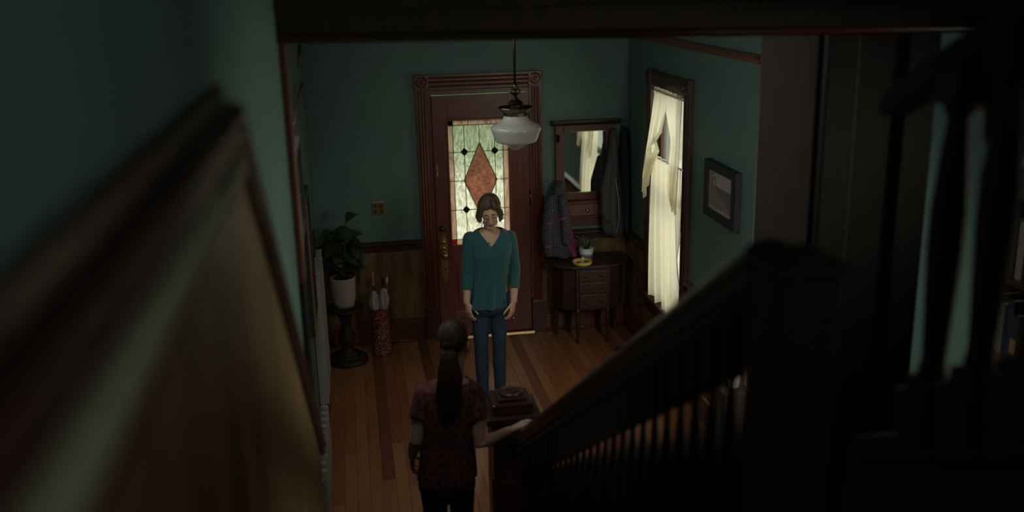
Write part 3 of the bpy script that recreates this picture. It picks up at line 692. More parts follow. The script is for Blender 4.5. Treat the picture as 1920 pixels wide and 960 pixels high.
furled(ux+.03, uy-.02, .61, .4, .037, (.02, 0, 0), 'umbrella', 'furled pale umbrella with crumpled cloth, foremost in the red stand', WHC, IRON, .03)
cn_ = thing('cane', (ux+.05, uy+.03, .05), 'red and white striped cane standing upright in the red stand', 'cane')
for k in range(6):
    part('band', MB().tube([(ux+.05+.006*k, uy+.03, .42+.055*k), (ux+.05+.006*(k+1), uy+.03, .42+.055*(k+1))], .009, 10), mat('cane_white', (.6, .55, .5), .4) if k % 2 == 0 else mat('cane_red', (.35, .03, .03), .4), cn_)
part('shaft', MB().tube([(ux+.04, uy+.03, .06), (ux+.05, uy+.03, .42)], .009, 10), mat('cane_red_low', (.35, .03, .03), .4), cn_)
part('crook', MB().tube([(ux+.086, uy+.03, .75), (ux+.088, uy+.03, .765), (ux+.1, uy+.03, .775), (ux+.115, uy+.03, .77)], .009, 10), mat('cane_red_top', (.35, .03, .03), .4), cn_)

# plant stand, pot and big-leaved plant
sx_, sy_ = -.155, 8.1
ps = thing('plant_stand', (sx_, sy_, 0), 'dark round turned plant stand in the corner left of the door', 'plant stand')
part('top', MB().lathe((sx_, sy_, 0), [(.13, .47), (.165, .475), (.17, .488), (.165, .5), (.004, .5)], 32), EBONY, ps)
part('column', MB().lathe((sx_, sy_, 0), [(.12, .07), (.07, .09), (.05, .13), (.07, .18), (.075, .24), (.045, .3), (.04, .36), (.06, .42), (.1, .465), (.12, .475)], 24), EBONY, ps, smooth=True)
part('base', MB().lathe((sx_, sy_, 0), [(.17, 0), (.175, .02), (.165, .045), (.13, .06), (.12, .075)], 32), EBONY, ps)
POT = mat('cream_ceramic', (.25, .215, .18), .5, (.29, .25, .21), 4)
LEAF = mat('dark_green_leaf', (.015, .028, .014), .4, (.027, .045, .022), 7)
STEM = mat('brown_green_stem', (.05, .045, .02), .7)
SOIL = mat('potting_soil', (.02, .013, .009), .95)
pl_ = thing('potted_plant', (sx_, sy_, .5), 'large dark green broad-leaved plant in a cream pot on the turned stand', 'plant')
part('pot', MB().lathe((sx_, sy_, 0), [(.06, .5), (.08, .505), (.092, .54), (.1, .62), (.105, .75), (.105, .765), (.096, .765), (.092, .74), (.004, .735)], 36), POT, pl_, smooth=True)
part('soil', MB().lathe((sx_, sy_, 0), [(.092, .735), (.093, .745), (.004, .75)], 20), SOIL, pl_)
def leaf(base, tip, wdt, droop=.05, nrm=(0, -.5, 1), n=8, fold=.25):
    base = Vector(base); tip = Vector(tip); d = tip-base; nr = Vector(nrm); nr = (nr-d.normalized()*nr.dot(d.normalized())).normalized(); s = d.cross(nr).normalized()
    m = MB()
    def fn(u, v):
        c = base+d*v+nr*(droop*math.sin(v*math.pi))-Vector((0, 0, 1))*droop*1.2*v*v
        ww = wdt*math.sin(math.pi*min(.985, v*.94+.02))**.75
        return c+s*(u-.5)*2*ww+nr*(abs(u-.5)*2*ww*fold)
    return m.grid(fn, 4, n)
random.seed(11)
stems = []
for k in range(5):
    a = k*1.26; tp = Vector((sx_+.10*math.cos(a)+.03, sy_+.08*math.sin(a)-.02, 1.02+.06*k)); stems.append(tp)
    part('stem', MB().tube([(sx_+.03*math.cos(a), sy_+.03*math.sin(a), .74), (sx_+.06*math.cos(a), sy_+.05*math.sin(a), .9), tp], [.008, .007, .005], 8), STEM, pl_, smooth=True)
for k in range(66):
    tp = random.choice(stems); s = random.random(); b0 = Vector((sx_, sy_, .76)).lerp(tp, .06+.94*s)
    a = random.uniform(0, 2*math.pi); L = random.uniform(.13, .21); el = random.uniform(-.35, .55)
    d = Vector((math.cos(a)*math.cos(el), math.sin(a)*math.cos(el), math.sin(el)))
    e = b0+d*L
    e.x = max(-.33, min(.06, e.x)); e.y = min(8.4, e.y)
    part('leaf', leaf(b0, e, random.uniform(.04, .068), .03), LEAF, pl_, smooth=True)

# ---------------------------------------------------------------- hall mirror with coats, front wall right of the door
hm_ = thing('hall_mirror', (2.04, 8.5, .9), 'dark oak hall mirror with a small drawer hung between door and window corner', 'mirror')
FY = 8.455
for (x0, x1, z0, z1) in ((1.77, 1.845, 1.02, 1.9), (2.235, 2.31, 1.02, 1.9)):
    part('frame_side', MB().box(x0, x1, FY, 8.5, z0, z1), STANDWOOD, hm_, bevel=.004)
part('frame_top', MB().box(1.845, 2.235, FY, 8.5, 1.845, 1.9), STANDWOOD, hm_, bevel=.004)
part('frame_bottom', MB().box(1.845, 2.235, FY, 8.5, 1.225, 1.29), STANDWOOD, hm_, bevel=.004)
part('cornice', MB().prism([(1.735, 8.5, 1.9), (1.735, 8.45, 1.9), (1.735, 8.435, 1.915), (1.735, 8.42, 1.925), (1.735, 8.415, 1.945), (1.735, 8.5, 1.945)], (.62, 0, 0)), DWOODX, hm_)
m, t, b = nodes('old_mirror_glass'); b.inputs['Base Color'].default_value = (.78, .82, .77, 1); b.inputs['Metallic'].default_value = 1; b.inputs['Roughness'].default_value = .03
MIRR = m
mg = part('mirror_glass', MB().box(1.845, 2.235, 8.468, 8.475, 1.29, 1.845), MIRR, hm_)
for (x0, x1, z0, z1) in ((1.843, 1.852, 1.29, 1.845), (2.228, 2.237, 1.29, 1.845), (1.845, 2.235, 1.288, 1.297), (1.845, 2.235, 1.838, 1.847)):
    part('bevel_edge', MB().box(x0, x1, 8.464, 8.47, z0, z1), mat('glass_edge', (.4, .42, .38), .15, metal=.8), mg)
part('drawer_case', MB().box(1.85, 2.225, 8.40, 8.5, 1.20, 1.225).box(1.85, 1.865, 8.41, 8.5, 1.08, 1.2).box(2.21, 2.225, 8.41, 8.5, 1.08, 1.2).box(1.85, 2.225, 8.41, 8.5, 1.07, 1.085), STANDWOOD, hm_, bevel=.003)
dr = part('drawer', MB().box(1.868, 2.207, 8.402, 8.49, 1.09, 1.197), mat('drawer_front', (.12, .045, .025), .4, (.16, .065, .035), 3, (1, 14, 14)), hm_, bevel=.004)
part('knob', MB().lathe((2.04, 8.402, 1.142), [(.008, 0), (.008, -.008), (.016, -.014), (.017, -.02), (.01, -.025), (.002, -.026)], 16, 'y'), BRASS, dr, smooth=True)
part('apron', MB().box(1.8, 2.28, 8.47, 8.5, .98, 1.07), STANDWOOD, hm_, bevel=.004)
for x_, z_ in ((1.79, 1.78), (2.29, 1.78), (1.79, 1.36), (2.29, 1.4)):
    part('hook', MB().tube([(x_, 8.455, z_+.03), (x_, 8.43, z_+.03), (x_, 8.40, z_+.01), (x_, 8.385, z_+.03), (x_, 8.38, z_+.05)], .005, 8).tube([(x_, 8.455, z_), (x_, 8.43, z_-.02), (x_, 8.41, z_-.01), (x_, 8.405, z_+.005)], .004, 8).box(x_-.012, x_+.012, 8.45, 8.457, z_-.02, z_+.045), IRON, hm_, smooth=True)
# coats: hanging cloth lofted from wavy rings
def garment(cx, cy, rows, n=40, fold=6, amp=.18, ph=0):
    # rows: (z, x offset, y offset, rx, ry)
    rings = []
    for i, (z, dx, dy, rx, ry) in enumerate(rows):
        ring = []
        k_ = i/(len(rows)-1)
        for k in range(n):
            a = 2*math.pi*k/n
            q = 1+amp*k_*math.sin(a*fold+ph+k_*1.5)+.5*amp*math.sin(a*3+ph*2+k_*3)*k_
            ring.append((cx+dx+rx*q*math.cos(a), cy+dy+ry*q*math.sin(a), z+.012*math.sin(a*2+ph)*k_))
        rings.append(ring)
    return MB().rings(rings)
def interp(rows, m=18):
    out = []
    for i in range(m+1):
        t_ = i/m*(len(rows)-1); a = min(int(t_), len(rows)-2); f = t_-a
        out.append(tuple(lerp(p, q, f) for p, q in zip(rows[a], rows[a+1])))
    return out
m, t, b = nodes('black_white_dotted_fabric'); DOTS = m
tc = t.nodes.new('ShaderNodeTexCoord'); sp = t.nodes.new('ShaderNodeSeparateXYZ'); cmb = t.nodes.new('ShaderNodeCombineXYZ')
v = t.nodes.new('ShaderNodeTexVoronoi'); v.voronoi_dimensions = '2D'; v.inputs['Scale'].default_value = 66; v.inputs['Randomness'].default_value = .35
t.links.new(tc.outputs['Object'], sp.inputs[0]); t.links.new(sp.outputs['X'], cmb.inputs['X']); t.links.new(sp.outputs['Z'], cmb.inputs['Y']); t.links.new(cmb.outputs[0], v.inputs['Vector'])
r = t.nodes.new('ShaderNodeValToRGB'); r.color_ramp.interpolation = 'CONSTANT'; r.color_ramp.elements[0].color = (.24, .235, .25, 1); r.color_ramp.elements[1].position = .22; r.color_ramp.elements[1].color = (.022, .02, .028, 1)
t.links.new(v.outputs['Distance'], r.inputs[0]); t.links.new(r.outputs[0], b.inputs['Base Color']); b.inputs['Roughness'].default_value = .85
MAGENTA = mat('magenta_lining', (.38, .05, .16), .8)
jk = thing('jacket', (1.76, 8.36, 1.4), 'black and white dotted jacket with magenta edging hanging left of the mirror', 'jacket')
part('body', garment(1.76, 8.36, interp([(1.42, .02, .03, .03, .03), (1.36, .01, .0, .055, .05), (1.2, 0, 0, .085, .07), (1.0, -.03, -.01, .105, .08), (.85, -.02, -.01, .115, .085), (.745, 0, -.01, .11, .08)]), fold=5), DOTS, jk, smooth=True)
part('sleeve', MB().limb([(1.70, 8.32, 1.28), (1.665, 8.30, 1.1), (1.655, 8.29, .92), (1.665, 8.29, .80)], [.045, .05, .05, .045]), DOTS, jk, smooth=True)
part('sleeve', MB().limb([(1.79, 8.29, 1.28), (1.815, 8.27, 1.1), (1.82, 8.265, .9)], [.04, .05, .045]), DOTS, jk, smooth=True)
part('lining', garment(1.845, 8.38, interp([(1.2, -.02, 0, .025, .03), (1.0, .0, 0, .045, .04), (.86, .02, 0, .05, .05), (.735, .035, 0, .06, .05)]), fold=3), MAGENTA, jk, smooth=True)
for (x_, y_, z_, l) in ((1.775, 8.235, 1.11, .07), (1.67, 8.245, 1.075, .05), (1.645, 8.243, .86, .05)):
    part('pocket_edge', MB().tube([(x_-l/2, y_, z_), (x_+l/2, y_-.005, z_+.015)], .006, 8), MAGENTA, jk, smooth=True)
GREYC = mat('charcoal_grey_wool', (.055, .06, .06), .85, (.075, .08, .08), 30, bump=.2)
DARKC = mat('black_wool', (.018, .022, .024), .9)
ct = thing('coat', (2.27, 8.36, 1.8), 'charcoal grey coat with pale zip edge hanging right of the mirror', 'coat')
part('body', garment(2.265, 8.35, interp([(1.86, .01, .05, .02, .03), (1.80, .01, .02, .03, .05), (1.6, 0, 0, .05, .07), (1.35, -.02, -.01, .085, .09), (1.1, -.02, -.02, .085, .09), (.92, 0, -.02, .075, .09)]), fold=4), GREYC, ct, smooth=True)
part('sleeve', MB().limb([(2.225, 8.30, 1.56), (2.185, 8.28, 1.35), (2.18, 8.28, 1.15), (2.20, 8.28, 1.09)], [.035, .048, .045, .04]), GREYC, ct, smooth=True)
part('zip_edge', MB().tube([(2.262, 8.25, 1.45), (2.285, 8.23, 1.25), (2.29, 8.225, 1.08), (2.265, 8.225, .95)], .003, 8), mat('pale_zip', (.4, .4, .37), .35), ct, smooth=True)
c2 = thing('coat', (2.37, 8.38, 1.8), 'long near black coat hanging in the corner between mirror and right wall', 'coat')
part('body', garment(2.385, 8.40, interp([(1.88, -.01, .04, .015, .03), (1.80, 0, .01, .028, .05), (1.5, 0, 0, .045, .07), (1.2, 0, 0, .05, .08), (.93, 0, 0, .05, .08)]), fold=5, ph=1), DARKC, c2, smooth=True)

# ---------------------------------------------------------------- side table, drawers, things on it
tb = thing('side_table', (2.01, 8.2, 0), 'small dark wooden side table with three drawers and turned legs under the hall mirror', 'table')
top = [(1.66, 8.46, .70)]
for k in range(13):
    a = math.pi*(1-k/12); top.append((2.01+.37*math.cos(a)*(1 if abs(math.cos(a)) < .5 else 1), 8.25-.23*math.sin(a)**.8, .70))
top.append((2.38, 8.46, .70))
part('top', MB().prism(top, (0, 0, .025)), TABLEWOOD, tb, bevel=.006)
part('carcass', MB().box(1.86, 2.165, 8.06, 8.42, .31, .70), TABLEWOOD, tb, bevel=.003)
part('side_pocket', MB().prism([(1.86, 8.09, .31), (1.76, 8.13, .31), (1.70, 8.25, .31), (1.72, 8.40, .31), (1.86, 8.42, .31)], (0, 0, .39)), TABLEWOOD, tb, bevel=.003)
part('side_pocket', MB().prism([(2.165, 8.09, .31), (2.265, 8.13, .31), (2.33, 8.25, .31), (2.31, 8.40, .31), (2.165, 8.42, .31)], (0, 0, .39)), TABLEWOOD, tb, bevel=.003)
DRW = mat('walnut_drawer_front', (.045, .02, .012), .45, (.065, .028, .016), 3, (1, 14, 14))
for z0, z1 in ((.585, .68), (.475, .57), (.33, .46)):
    d_ = part('drawer', MB().box(1.885, 2.14, 8.045, 8.07, z0, z1), DRW, tb, bevel=.005)
    for x_ in (1.94, 2.085):
        part('knob', MB().lathe((x_, 8.045, (z0+z1)/2), [(.006, 0), (.006, -.007), (.012, -.012), (.011, -.019), (.002, -.021)], 12, 'y'), DBRASS, d_, smooth=True)
legp = [(.014, 0), (.018, .015), (.01, .03), (.014, .08), (.021, .2), (.022, .24), (.014, .27), (.021, .285), (.021, .32)]
for x_, y_ in ((1.877, 8.08), (2.15, 8.08), (1.877, 8.40), (2.15, 8.40), (1.74, 8.36), (2.29, 8.36)):
    part('leg', MB().lathe((x_, y_, 0), legp, 14), TABLEWOOD, tb, smooth=True)
# plant on the table
m, t, b = nodes('white_and_violet_banded_glaze'); BAND = m
tc = t.nodes.new('ShaderNodeTexCoord'); sp = t.nodes.new('ShaderNodeSeparateXYZ'); t.links.new(tc.outputs['Object'], sp.inputs[0])
r = t.nodes.new('ShaderNodeValToRGB'); r.color_ramp.elements[0].color = (.14, .12, .17, 1); r.color_ramp.elements[0].position = .2; r.color_ramp.elements[1].position = .62; r.color_ramp.elements[1].color = (.6, .6, .56, 1)
e = r.color_ramp.elements.new(.42); e.color = (.12, .1, .17, 1)
e = r.color_ramp.elements.new(.56); e.color = (.3, .3, .36, 1)
mu = t.nodes.new('ShaderNodeMath'); mu.operation = 'MULTIPLY'; mu.inputs[1].default_value = 9; t.links.new(sp.outputs['Z'], mu.inputs[0])
t.links.new(mu.outputs[0], r.inputs[0]); t.links.new(r.outputs[0], b.inputs['Base Color']); b.inputs['Roughness'].default_value = .3
tx, ty = 1.995, 8.24
tp_ = thing('potted_plant', (tx, ty, .725), 'small arching plant in a white and violet banded pot on the side table', 'plant')
part('pot', MB().lathe((tx, ty, 0), [(.04, .725), (.05, .73), (.058, .76), (.064, .84), (.058, .84), (.052, .81), (.003, .805)], 32), BAND, tp_, smooth=True)
part('soil', MB().lathe((tx, ty, 0), [(.053, .81), (.05, .818), (.003, .82)], 16), SOIL, tp_)
LEAF2 = mat('grey_green_strap_leaf', (.06, .1, .055), .45, (.1, .15, .09), 6)
random.seed(5)
for k in range(17):
    a = k*2.4+random.uniform(-.2, .2); L = random.uniform(.09, .16); h = random.uniform(.05, .13)
    pts = [Vector((tx, ty, .815)), Vector((tx+.35*L*math.cos(a), ty+.35*L*math.sin(a)*.8, .815+h*.8)), Vector((tx+.75*L*math.cos(a), ty+.75*L*math.sin(a)*.8, .815+h)), Vector((tx+L*math.cos(a), ty+L*math.sin(a)*.8, .815+h*.72))]
    part('leaf', MB().tube(pts, [.006, .013, .011, .002], 6, [.002]*4, ref=(0, 0, 1)), LEAF2, tp_, smooth=True)
# yellow dish
YEL = mat('yellow_glaze', (.62, .42, .08), .3); WHG = mat('white_glaze_inside', (.6, .58, .5), .25)
dx_, dy_ = 1.925, 8.105
ds = thing('dish', (dx_, dy_, .725), 'round yellow rimmed dish with keys and a green slip on the side table edge', 'dish')
part('bowl', MB().lathe((dx_, dy_, 0), [(.06, .725), (.076, .728), (.084, .74), (.086, .76), (.079, .76), (.076, .742), (.003, .74)], 40), YEL, ds, smooth=True)
part('inside', MB().lathe((dx_, dy_, 0), [(.0755, .741), (.003, .7425)], 32), WHG, ds)
sl = part('note', MB().prism([(dx_-.01, dy_+.0, .762), (dx_+.012, dy_-.005, .76), (dx_+.02, dy_+.012, .787), (dx_+.002, dy_+.016, .79)], (0, .003, 0)), mat('green_yellow_slip', (.4, .48, .08), .6), None)
tag(sl, 'folded green-yellow slip of paper standing in the yellow dish', 'paper')
for k, (a, b_) in enumerate(((-.035, .01), (.03, -.02), (.035, .03))):
    kk = part('key', MB().lathe((dx_+a, dy_+b_, 0), [(.014, .743), (.015, .746), (.006, .748)], 12).box(dx_+a, dx_+a+.03, dy_+b_-.003, dy_+b_+.003, .7435, .747), IRON, None)
    tag(kk, ('small dark key at the left side of the yellow dish', 'small dark key at the front right of the yellow dish', 'small dark key at the back right of the yellow dish')[k], 'key', 'keys in the dish')

# low box under the window, on the floor
fb = part('floor_mat', MB().box(2.16, 2.39, 7.2, 7.85, 0.001, .03), EBONY, None, bevel=.006); tag(fb, 'low dark shoe tray on the floor boards below the window', 'tray')

# ---------------------------------------------------------------- framed landscape on the right wall
m, t, b = nodes('beach_print'); BEACH = m
tc = t.nodes.new('ShaderNodeTexCoord'); mp = t.nodes.new('ShaderNodeMapping'); t.links.new(tc.outputs['Generated'], mp.inputs[0])
sp = t.nodes.new('ShaderNodeSeparateXYZ'); t.links.new(mp.outputs[0], sp.inputs[0])
n = t.nodes.new('ShaderNodeTexNoise'); n.inputs['Scale'].default_value = 9; n.inputs['Detail'].default_value = 8; t.links.new(tc.outputs['Generated'], n.inputs['Vector'])
def mth(op, a, b2):
    q = t.nodes.new('ShaderNodeMath'); q.operation = op
    for i, s in enumerate((a, b2)):
        if isinstance(s, (int, float)): q.inputs[i].default_value = s
        else: t.links.new(s, q.inputs[i])
    return q.outputs[0]
def mixc(f, a, b2):
    q = t.nodes.new('ShaderNodeMixRGB'); t.links.new(f, q.inputs[0])
    for i, s in enumerate((a, b2)):
        if isinstance(s, tuple): q.inputs[i+1].default_value = (*s, 1)
        else: t.links.new(s, q.inputs[i+1])
    return q.outputs[0]
Y, Z = sp.outputs['Y'], sp.outputs['Z']       # Y: 0 near .. 1 far (left in view is far)
nz = mth('MULTIPLY', mth('SUBTRACT', n.outputs['Fac'], .5), .22)
sky = mixc(n.outputs['Fac'], (.36, .34, .3), (.24, .235, .22))
sand = mixc(n.outputs['Fac'], (.24, .16, .11), (.12, .075, .05))
sea = mixc(n.outputs['Fac'], (.03, .035, .065), (.06, .06, .085))
shore = mth('GREATER_THAN', mth('SUBTRACT', mth('ADD', .05, mth('MULTIPLY', Y, .68)), nz), Z)    # below a slanting line: sand
base = mixc(shore, sea, sand)
above = mth('GREATER_THAN', Z, mth('ADD', .62, mth('MULTIPLY', Y, .02)))
base = mixc(above, base, sky)
tree = mth('MULTIPLY', mth('GREATER_THAN', Y, .74), mth('MULTIPLY', mth('GREATER_THAN', Z, .6), mth('GREATER_THAN', n.outputs['Fac'], .46)))
base = mixc(tree, base, (.1, .085, .05))
t.links.new(base, b.inputs['Base Color']); b.inputs['Roughness'].default_value = .35
FRB = mat('black_blue_frame', (.008, .009, .013), .65)
pf = thing('picture_frame', (2.42, 6.13, 1.74), 'black framed beach landscape print on the right wall beside the window', 'picture')
fy0, fy1, fz0, fz1 = 5.86, 6.43, 1.555, 1.945
bw = .075
for (a, b_, c, d) in ((fy0, fy0+bw, fz0, fz1), (fy1-bw, fy1, fz0, fz1), (fy0+bw, fy1-bw, fz0, fz0+bw*.8), (fy0+bw, fy1-bw, fz1-bw*.8, fz1)):
    part('frame_side', MB().box(2.395, 2.438, a, b_, c, d), FRB, pf, bevel=.003)
part('mount', MB().box(2.408, 2.42, fy0+bw, fy1-bw, fz0+bw*.8, fz1-bw*.8), mat('cream_mount', (.36, .34, .27), .7), pf)
part('print', MB().box(2.405, 2.409, fy0+bw+.014, fy1-bw-.03, fz0+bw*.8+.028, fz1-bw*.8-.012), BEACH, pf)

# pale tapered object at the wall end, seen between the balusters
vs = thing('vase', (2.3, 5.52, 0), 'small pale grey slender vase on a black plinth beyond the stair balusters', 'vase')
part('body', MB().lathe((2.3, 5.52, 0), [(.02, .62), (.035, .64), (.04, .7), (.03, .76), (.014, .8), (.014, .86), (.02, .88)], 20), mat('pale_glaze', (.5, .52, .52), .3), vs, smooth=True)
pn = part('plinth', MB().box(2.21, 2.39, 5.44, 5.6, 0.001, .62), BLKWOOD, None, bevel=.004); tag(pn, 'narrow black plinth carrying the pale grey vase by the right wall', 'plinth')

# ---------------------------------------------------------------- parlour corner: bookcase, switch
s2 = thing('light_switch', (3.2, 5.3, 1.4), 'small brass switch plate on the teal alcove wall past the upper railing', 'switch')
part('plate', MB().box(3.19, 3.2, 5.06, 5.2, 1.36, 1.48), BRASS, s2, bevel=.004)
part('toggle', MB().box(3.176, 3.19, 5.12, 5.14, 1.405, 1.435), DBRASS, s2, bevel=.002)
bk = thing('bookcase', (3.05, 3.75, 0), 'dark wooden bookcase with glossy front edge against the alcove wall', 'bookcase')
by0, by1 = 3.1, 4.05
for a, b_ in ((by0, by0+.03), (by1-.03, by1)): part('side_panel', MB().box(2.88, 3.195, a, b_, 0, 2.23), DWOOD, bk, bevel=.004)
shz = [.08, .5, .95, 1.43, 1.80, 2.2]
for z_ in shz: part('shelf', MB().box(2.885, 3.19, by0+.03, by1-.03, z_, z_+.028), DWOODY, bk, bevel=.003)
part('back_panel', MB().box(3.185, 3.198, by0+.03, by1-.03, .05, 2.2), BLKWOOD, bk)
part('cornice', MB().box(2.86, 3.198, by0-.03, by1+.03, 2.23, 2.28), DWOODY, bk, bevel=.01)
BC = [('red', (.3, .03, .025)), ('dark brown', (.1, .045, .025)), ('crimson', (.2, .015, .03)), ('grey', (.2, .2, .19)), ('ochre', (.35, .2, .05)), ('dark green', (.03, .07, .05)), ('navy blue', (.03, .04, .09)), ('tan', (.4, .25, .12)), ('black', (.02, .02, .02)), ('maroon', (.12, .012, .015)), ('cream', (.5, .45, .35)), ('rust orange', (.35, .1, .025))]
BM = {n_: mat('book_cloth_'+n_.replace(' ', '_'), tuple(q*.6 for q in c), .6) for n_, c in BC}
PAPER = mat('book_paper', (.5, .45, .34), .9); LABELM = mat('tan_spine_label', (.32, .17, .06), .6)
random.seed(3)
order = {3: ['dark brown', 'red', 'crimson', 'grey', 'navy blue', 'dark green', 'black', 'maroon', 'rust orange', 'tan'], 4: ['black', 'tan', 'grey', 'dark brown', 'cream', 'maroon', 'dark green', 'ochre', 'navy blue', 'crimson']}
for si, nm_ in ((3, 'shelf below the top one'), (4, 'top shelf')):
    y = by1-.034; zb = shz[si]+.0285
    for k, col in enumerate(order[si]):
        th = random.uniform(.03, .05); hh = random.uniform(.2, .27); dp = random.uniform(.17, .21)
        x0 = 2.90+random.uniform(0, .02)
        bo = part('book', MB().box(x0, x0+.006, y-th, y, zb, zb+hh).box(x0+.006, x0+dp, y-th, y-th+.003, zb, zb+hh).box(x0+.006, x0+dp, y-.003, y, zb, zb+hh), BM[col])
        tag(bo, '%s bound book standing on the %s of the bookcase' % (col, nm_), 'book', 'books on the %s' % nm_)
        part('pages', MB().box(x0+.006, x0+dp-.004, y-th+.003, y-.003, zb+.003, zb+hh-.004), PAPER, bo)
        if col in ('red', 'crimson', 'rust orange', 'dark green'): part('spine_label', MB().box(x0-.001, x0, y-th+.003, y-.003, zb+.02, zb+.09), LABELM, bo)
        y -= th+.0008

# ---------------------------------------------------------------- people
def skinmat(name, col, col2):
    m_ = mat(name, col, .5, col2, 14); b_ = m_.node_tree.nodes['Principled BSDF']
    b_.inputs['Subsurface Weight'].default_value = .15; b_.inputs['Subsurface Radius'].default_value = (.02, .008, .005); b_.inputs['Subsurface Scale'].default_value = .5
    return m_
SKIN = skinmat('fair_skin', (.62, .38, .27), (.68, .43, .31))
SKIN2 = skinmat('pale_young_skin', (.5, .3, .22), (.56, .35, .26))
LIPS = mat('lip_skin', (.32, .12, .1), .45)
EYEW = mat('eye_white', (.5, .48, .45), .2); IRIS = mat('dark_iris', (.03, .025, .02), .15)
def hairmat(name, a, b_): return mat(name, a, .5, b_, 20, (6, 6, 1), spec=.25)
HAIRW = hairmat('ash_brown_hair', (.085, .058, .034), (.17, .12, .075))
HAIRG = hairmat('dark_auburn_hair', (.035, .02, .013), (.07, .037, .022))
BROW = mat('brow_hair', (.07, .045, .03), .8)
class Head:
    def __init__(s, c, tilt=0, turn=0, lean=0, k=.9):
        s.c = Vector(c); s.k = k
        s.m = Matrix.Rotation(turn, 3, 'Z') @ Matrix.Rotation(tilt, 3, 'X') @ Matrix.Rotation(lean, 3, 'Y')
    def p(s, x, y, z): return s.c + s.m @ Vector((x*s.k, y*s.k, z*s.k))
    def ball(s, mb, c, r, nu=20, nv=12):
        t = MB().ball((0, 0, 0), r, nu, nv)
        mb.add([s.p(v[0]+c[0], v[1]+c[1], v[2]+c[2]) for v in t.v], t.f)
    def build(s, mb):
        k = s.k
        s.ball(mb, (0, .018, .045), (.073, .092, .09))                # skull
        s.ball(mb, (0, -.03, .005), (.061, .064, .092))               # face
        s.ball(mb, (0, -.042, -.066), (.043, .044, .034))             # jaw
        s.ball(mb, (0, -.075, -.09), (.021, .018, .018))              # chin
        for q in (-1, 1): s.ball(mb, (q*.03, -.046, -.04), (.026, .03, .034))     # cheeks
        s.ball(mb, (0, -.066, -.052), (.03, .03, .028))               # mouth swell
        for q in (-1, 1):
            s.ball(mb, (q*.034, -.068, -.02), (.019, .016, .017))      # cheekbone
            s.ball(mb, (q*.03, -.082, .036), (.026, .014, .011))      # brow ridge
            s.ball(mb, (q*.08, .012, -.004), (.009, .021, .034))      # ear
            s.ball(mb, (q*.012, -.102, -.026), (.009, .01, .008))     # nostril wing
            mb.limb([s.p(q*.045, -.02, -.07), s.p(q*.02, -.07, -.088)], [.016*k, .013*k], 10)
        mb.limb([s.p(0, -.092, .028), s.p(0, -.104, 0), s.p(0, -.114, -.022)], [.008*k, .0105*k, .0115*k], 10)
    def face(s, root):
        for q in (-1, 1):
            e = MB(); s.ball(e, (q*.031, -.0865, .014), (.0135, .0105, .0085), 14, 10); ey = part('eye', e, EYEW, root, smooth=True)
            e = MB(); s.ball(e, (q*.031, -.0945, .0125), (.0058, .0035, .0058), 12, 8); part('iris', e, IRIS, ey, smooth=True)
            part('eyelid', MB().tube([s.p(q*.016, -.091, .014), s.p(q*.024, -.0985, .0205), s.p(q*.034, -.098, .0215), s.p(q*.046, -.0875, .014)], [.002, .0035, .0035, .002], 8), SKIN, root, smooth=True)
            part('eyebrow', MB().tube([s.p(q*.014, -.098, .037), s.p(q*.03, -.099, .044), s.p(q*.05, -.085, .037)], [.003, .0034, .0015], 8), BROW, root, smooth=True)
        part('lips', MB().tube([s.p(-.027, -.088, -.051), s.p(-.012, -.0965, -.0555), s.p(0, -.098, -.0555), s.p(.012, -.0965, -.0555), s.p(.027, -.088, -.051)], [.0018, .0042, .0045, .0042, .0018], 8).tube([s.p(-.022, -.089, -.054), s.p(0, -.0975, -.063), s.p(.022, -.089, -.054)], [.0015, .0052, .0015], 8), LIPS, root, smooth=True)
def hand(mb, wrist, d, n, t, s=1.0, curl=.5, spread=.06, thumb_open=.5):
    W = Vector(wrist); d = Vector(d).normalized(); n = Vector(n); n = (n-d*n.dot(d)).normalized(); t = Vector(t); t = (t-d*t.dot(d)-n*t.dot(n)).normalized()
    mb.tube([W-d*.01*s, W+d*.02*s, W+d*.055*s, W+d*.086*s, W+d*.094*s], [x_*s for x_ in (.024, .03, .037, .039, .034)], 14, [x_*s for x_ in (.018, .0175, .0155, .0125, .008)], ref=n)
    mb.limb([W+d*.02*s+t*.018*s+n*.006*s, W+d*.05*s+t*.03*s+n*.01*s], [.014*s, .012*s], 10)
    for i, (off, L) in enumerate(((.030, .072), (.0095, .08), (-.0115, .074), (-.0315, .058))):
        p = W+d*(.09-.006*abs(i-1.2))*s+t*off*s
        dirv = (d+t*spread*(1.5-i)).normalized(); pts = [p-d*.012*s, p]
        ang = curl*.45
        for f in (.45, .31, .24):
            dd = dirv*math.cos(ang)+n*math.sin(ang); p = p+dd*L*f*s; pts.append(p); ang += curl*.75
        mb.limb(pts, [.0088*s, .0086*s, .0082*s, .0076*s, .0066*s], 10)
    b0 = W+d*.026*s+t*.027*s+n*.006*s; td = (d*(1-thumb_open*.5)+t*thumb_open+n*.35).normalized()
    p1 = b0+td*.038*s; p2 = p1+(td*.8+d*.35+n*.15).normalized()*.03*s; p3 = p2+(td*.6+d*.55+n*.2).normalized()*.024*s
    mb.limb([b0, p1, p2, p3], [.0125*s, .0105*s, .0095*s, .0075*s], 10)
def ell(c, rx, ry, n=28, fold=None):
    c = Vector(c); out = []
    for k in range(n):
        a = 2*math.pi*k/n; q = fold(a) if fold else 1
        ca, sa = math.cos(a), math.sin(a)
        # slightly squared ellipse
        e = 2.3; r_ = (abs(ca)**e+abs(sa)**e)**(-1/e)
        out.append(c+Vector((rx*ca*r_*q, ry*sa*r_*q, 0)))
    return out
def torso(rows, n=28): return MB().rings([ell(c, rx, ry, n) for c, rx, ry in rows])
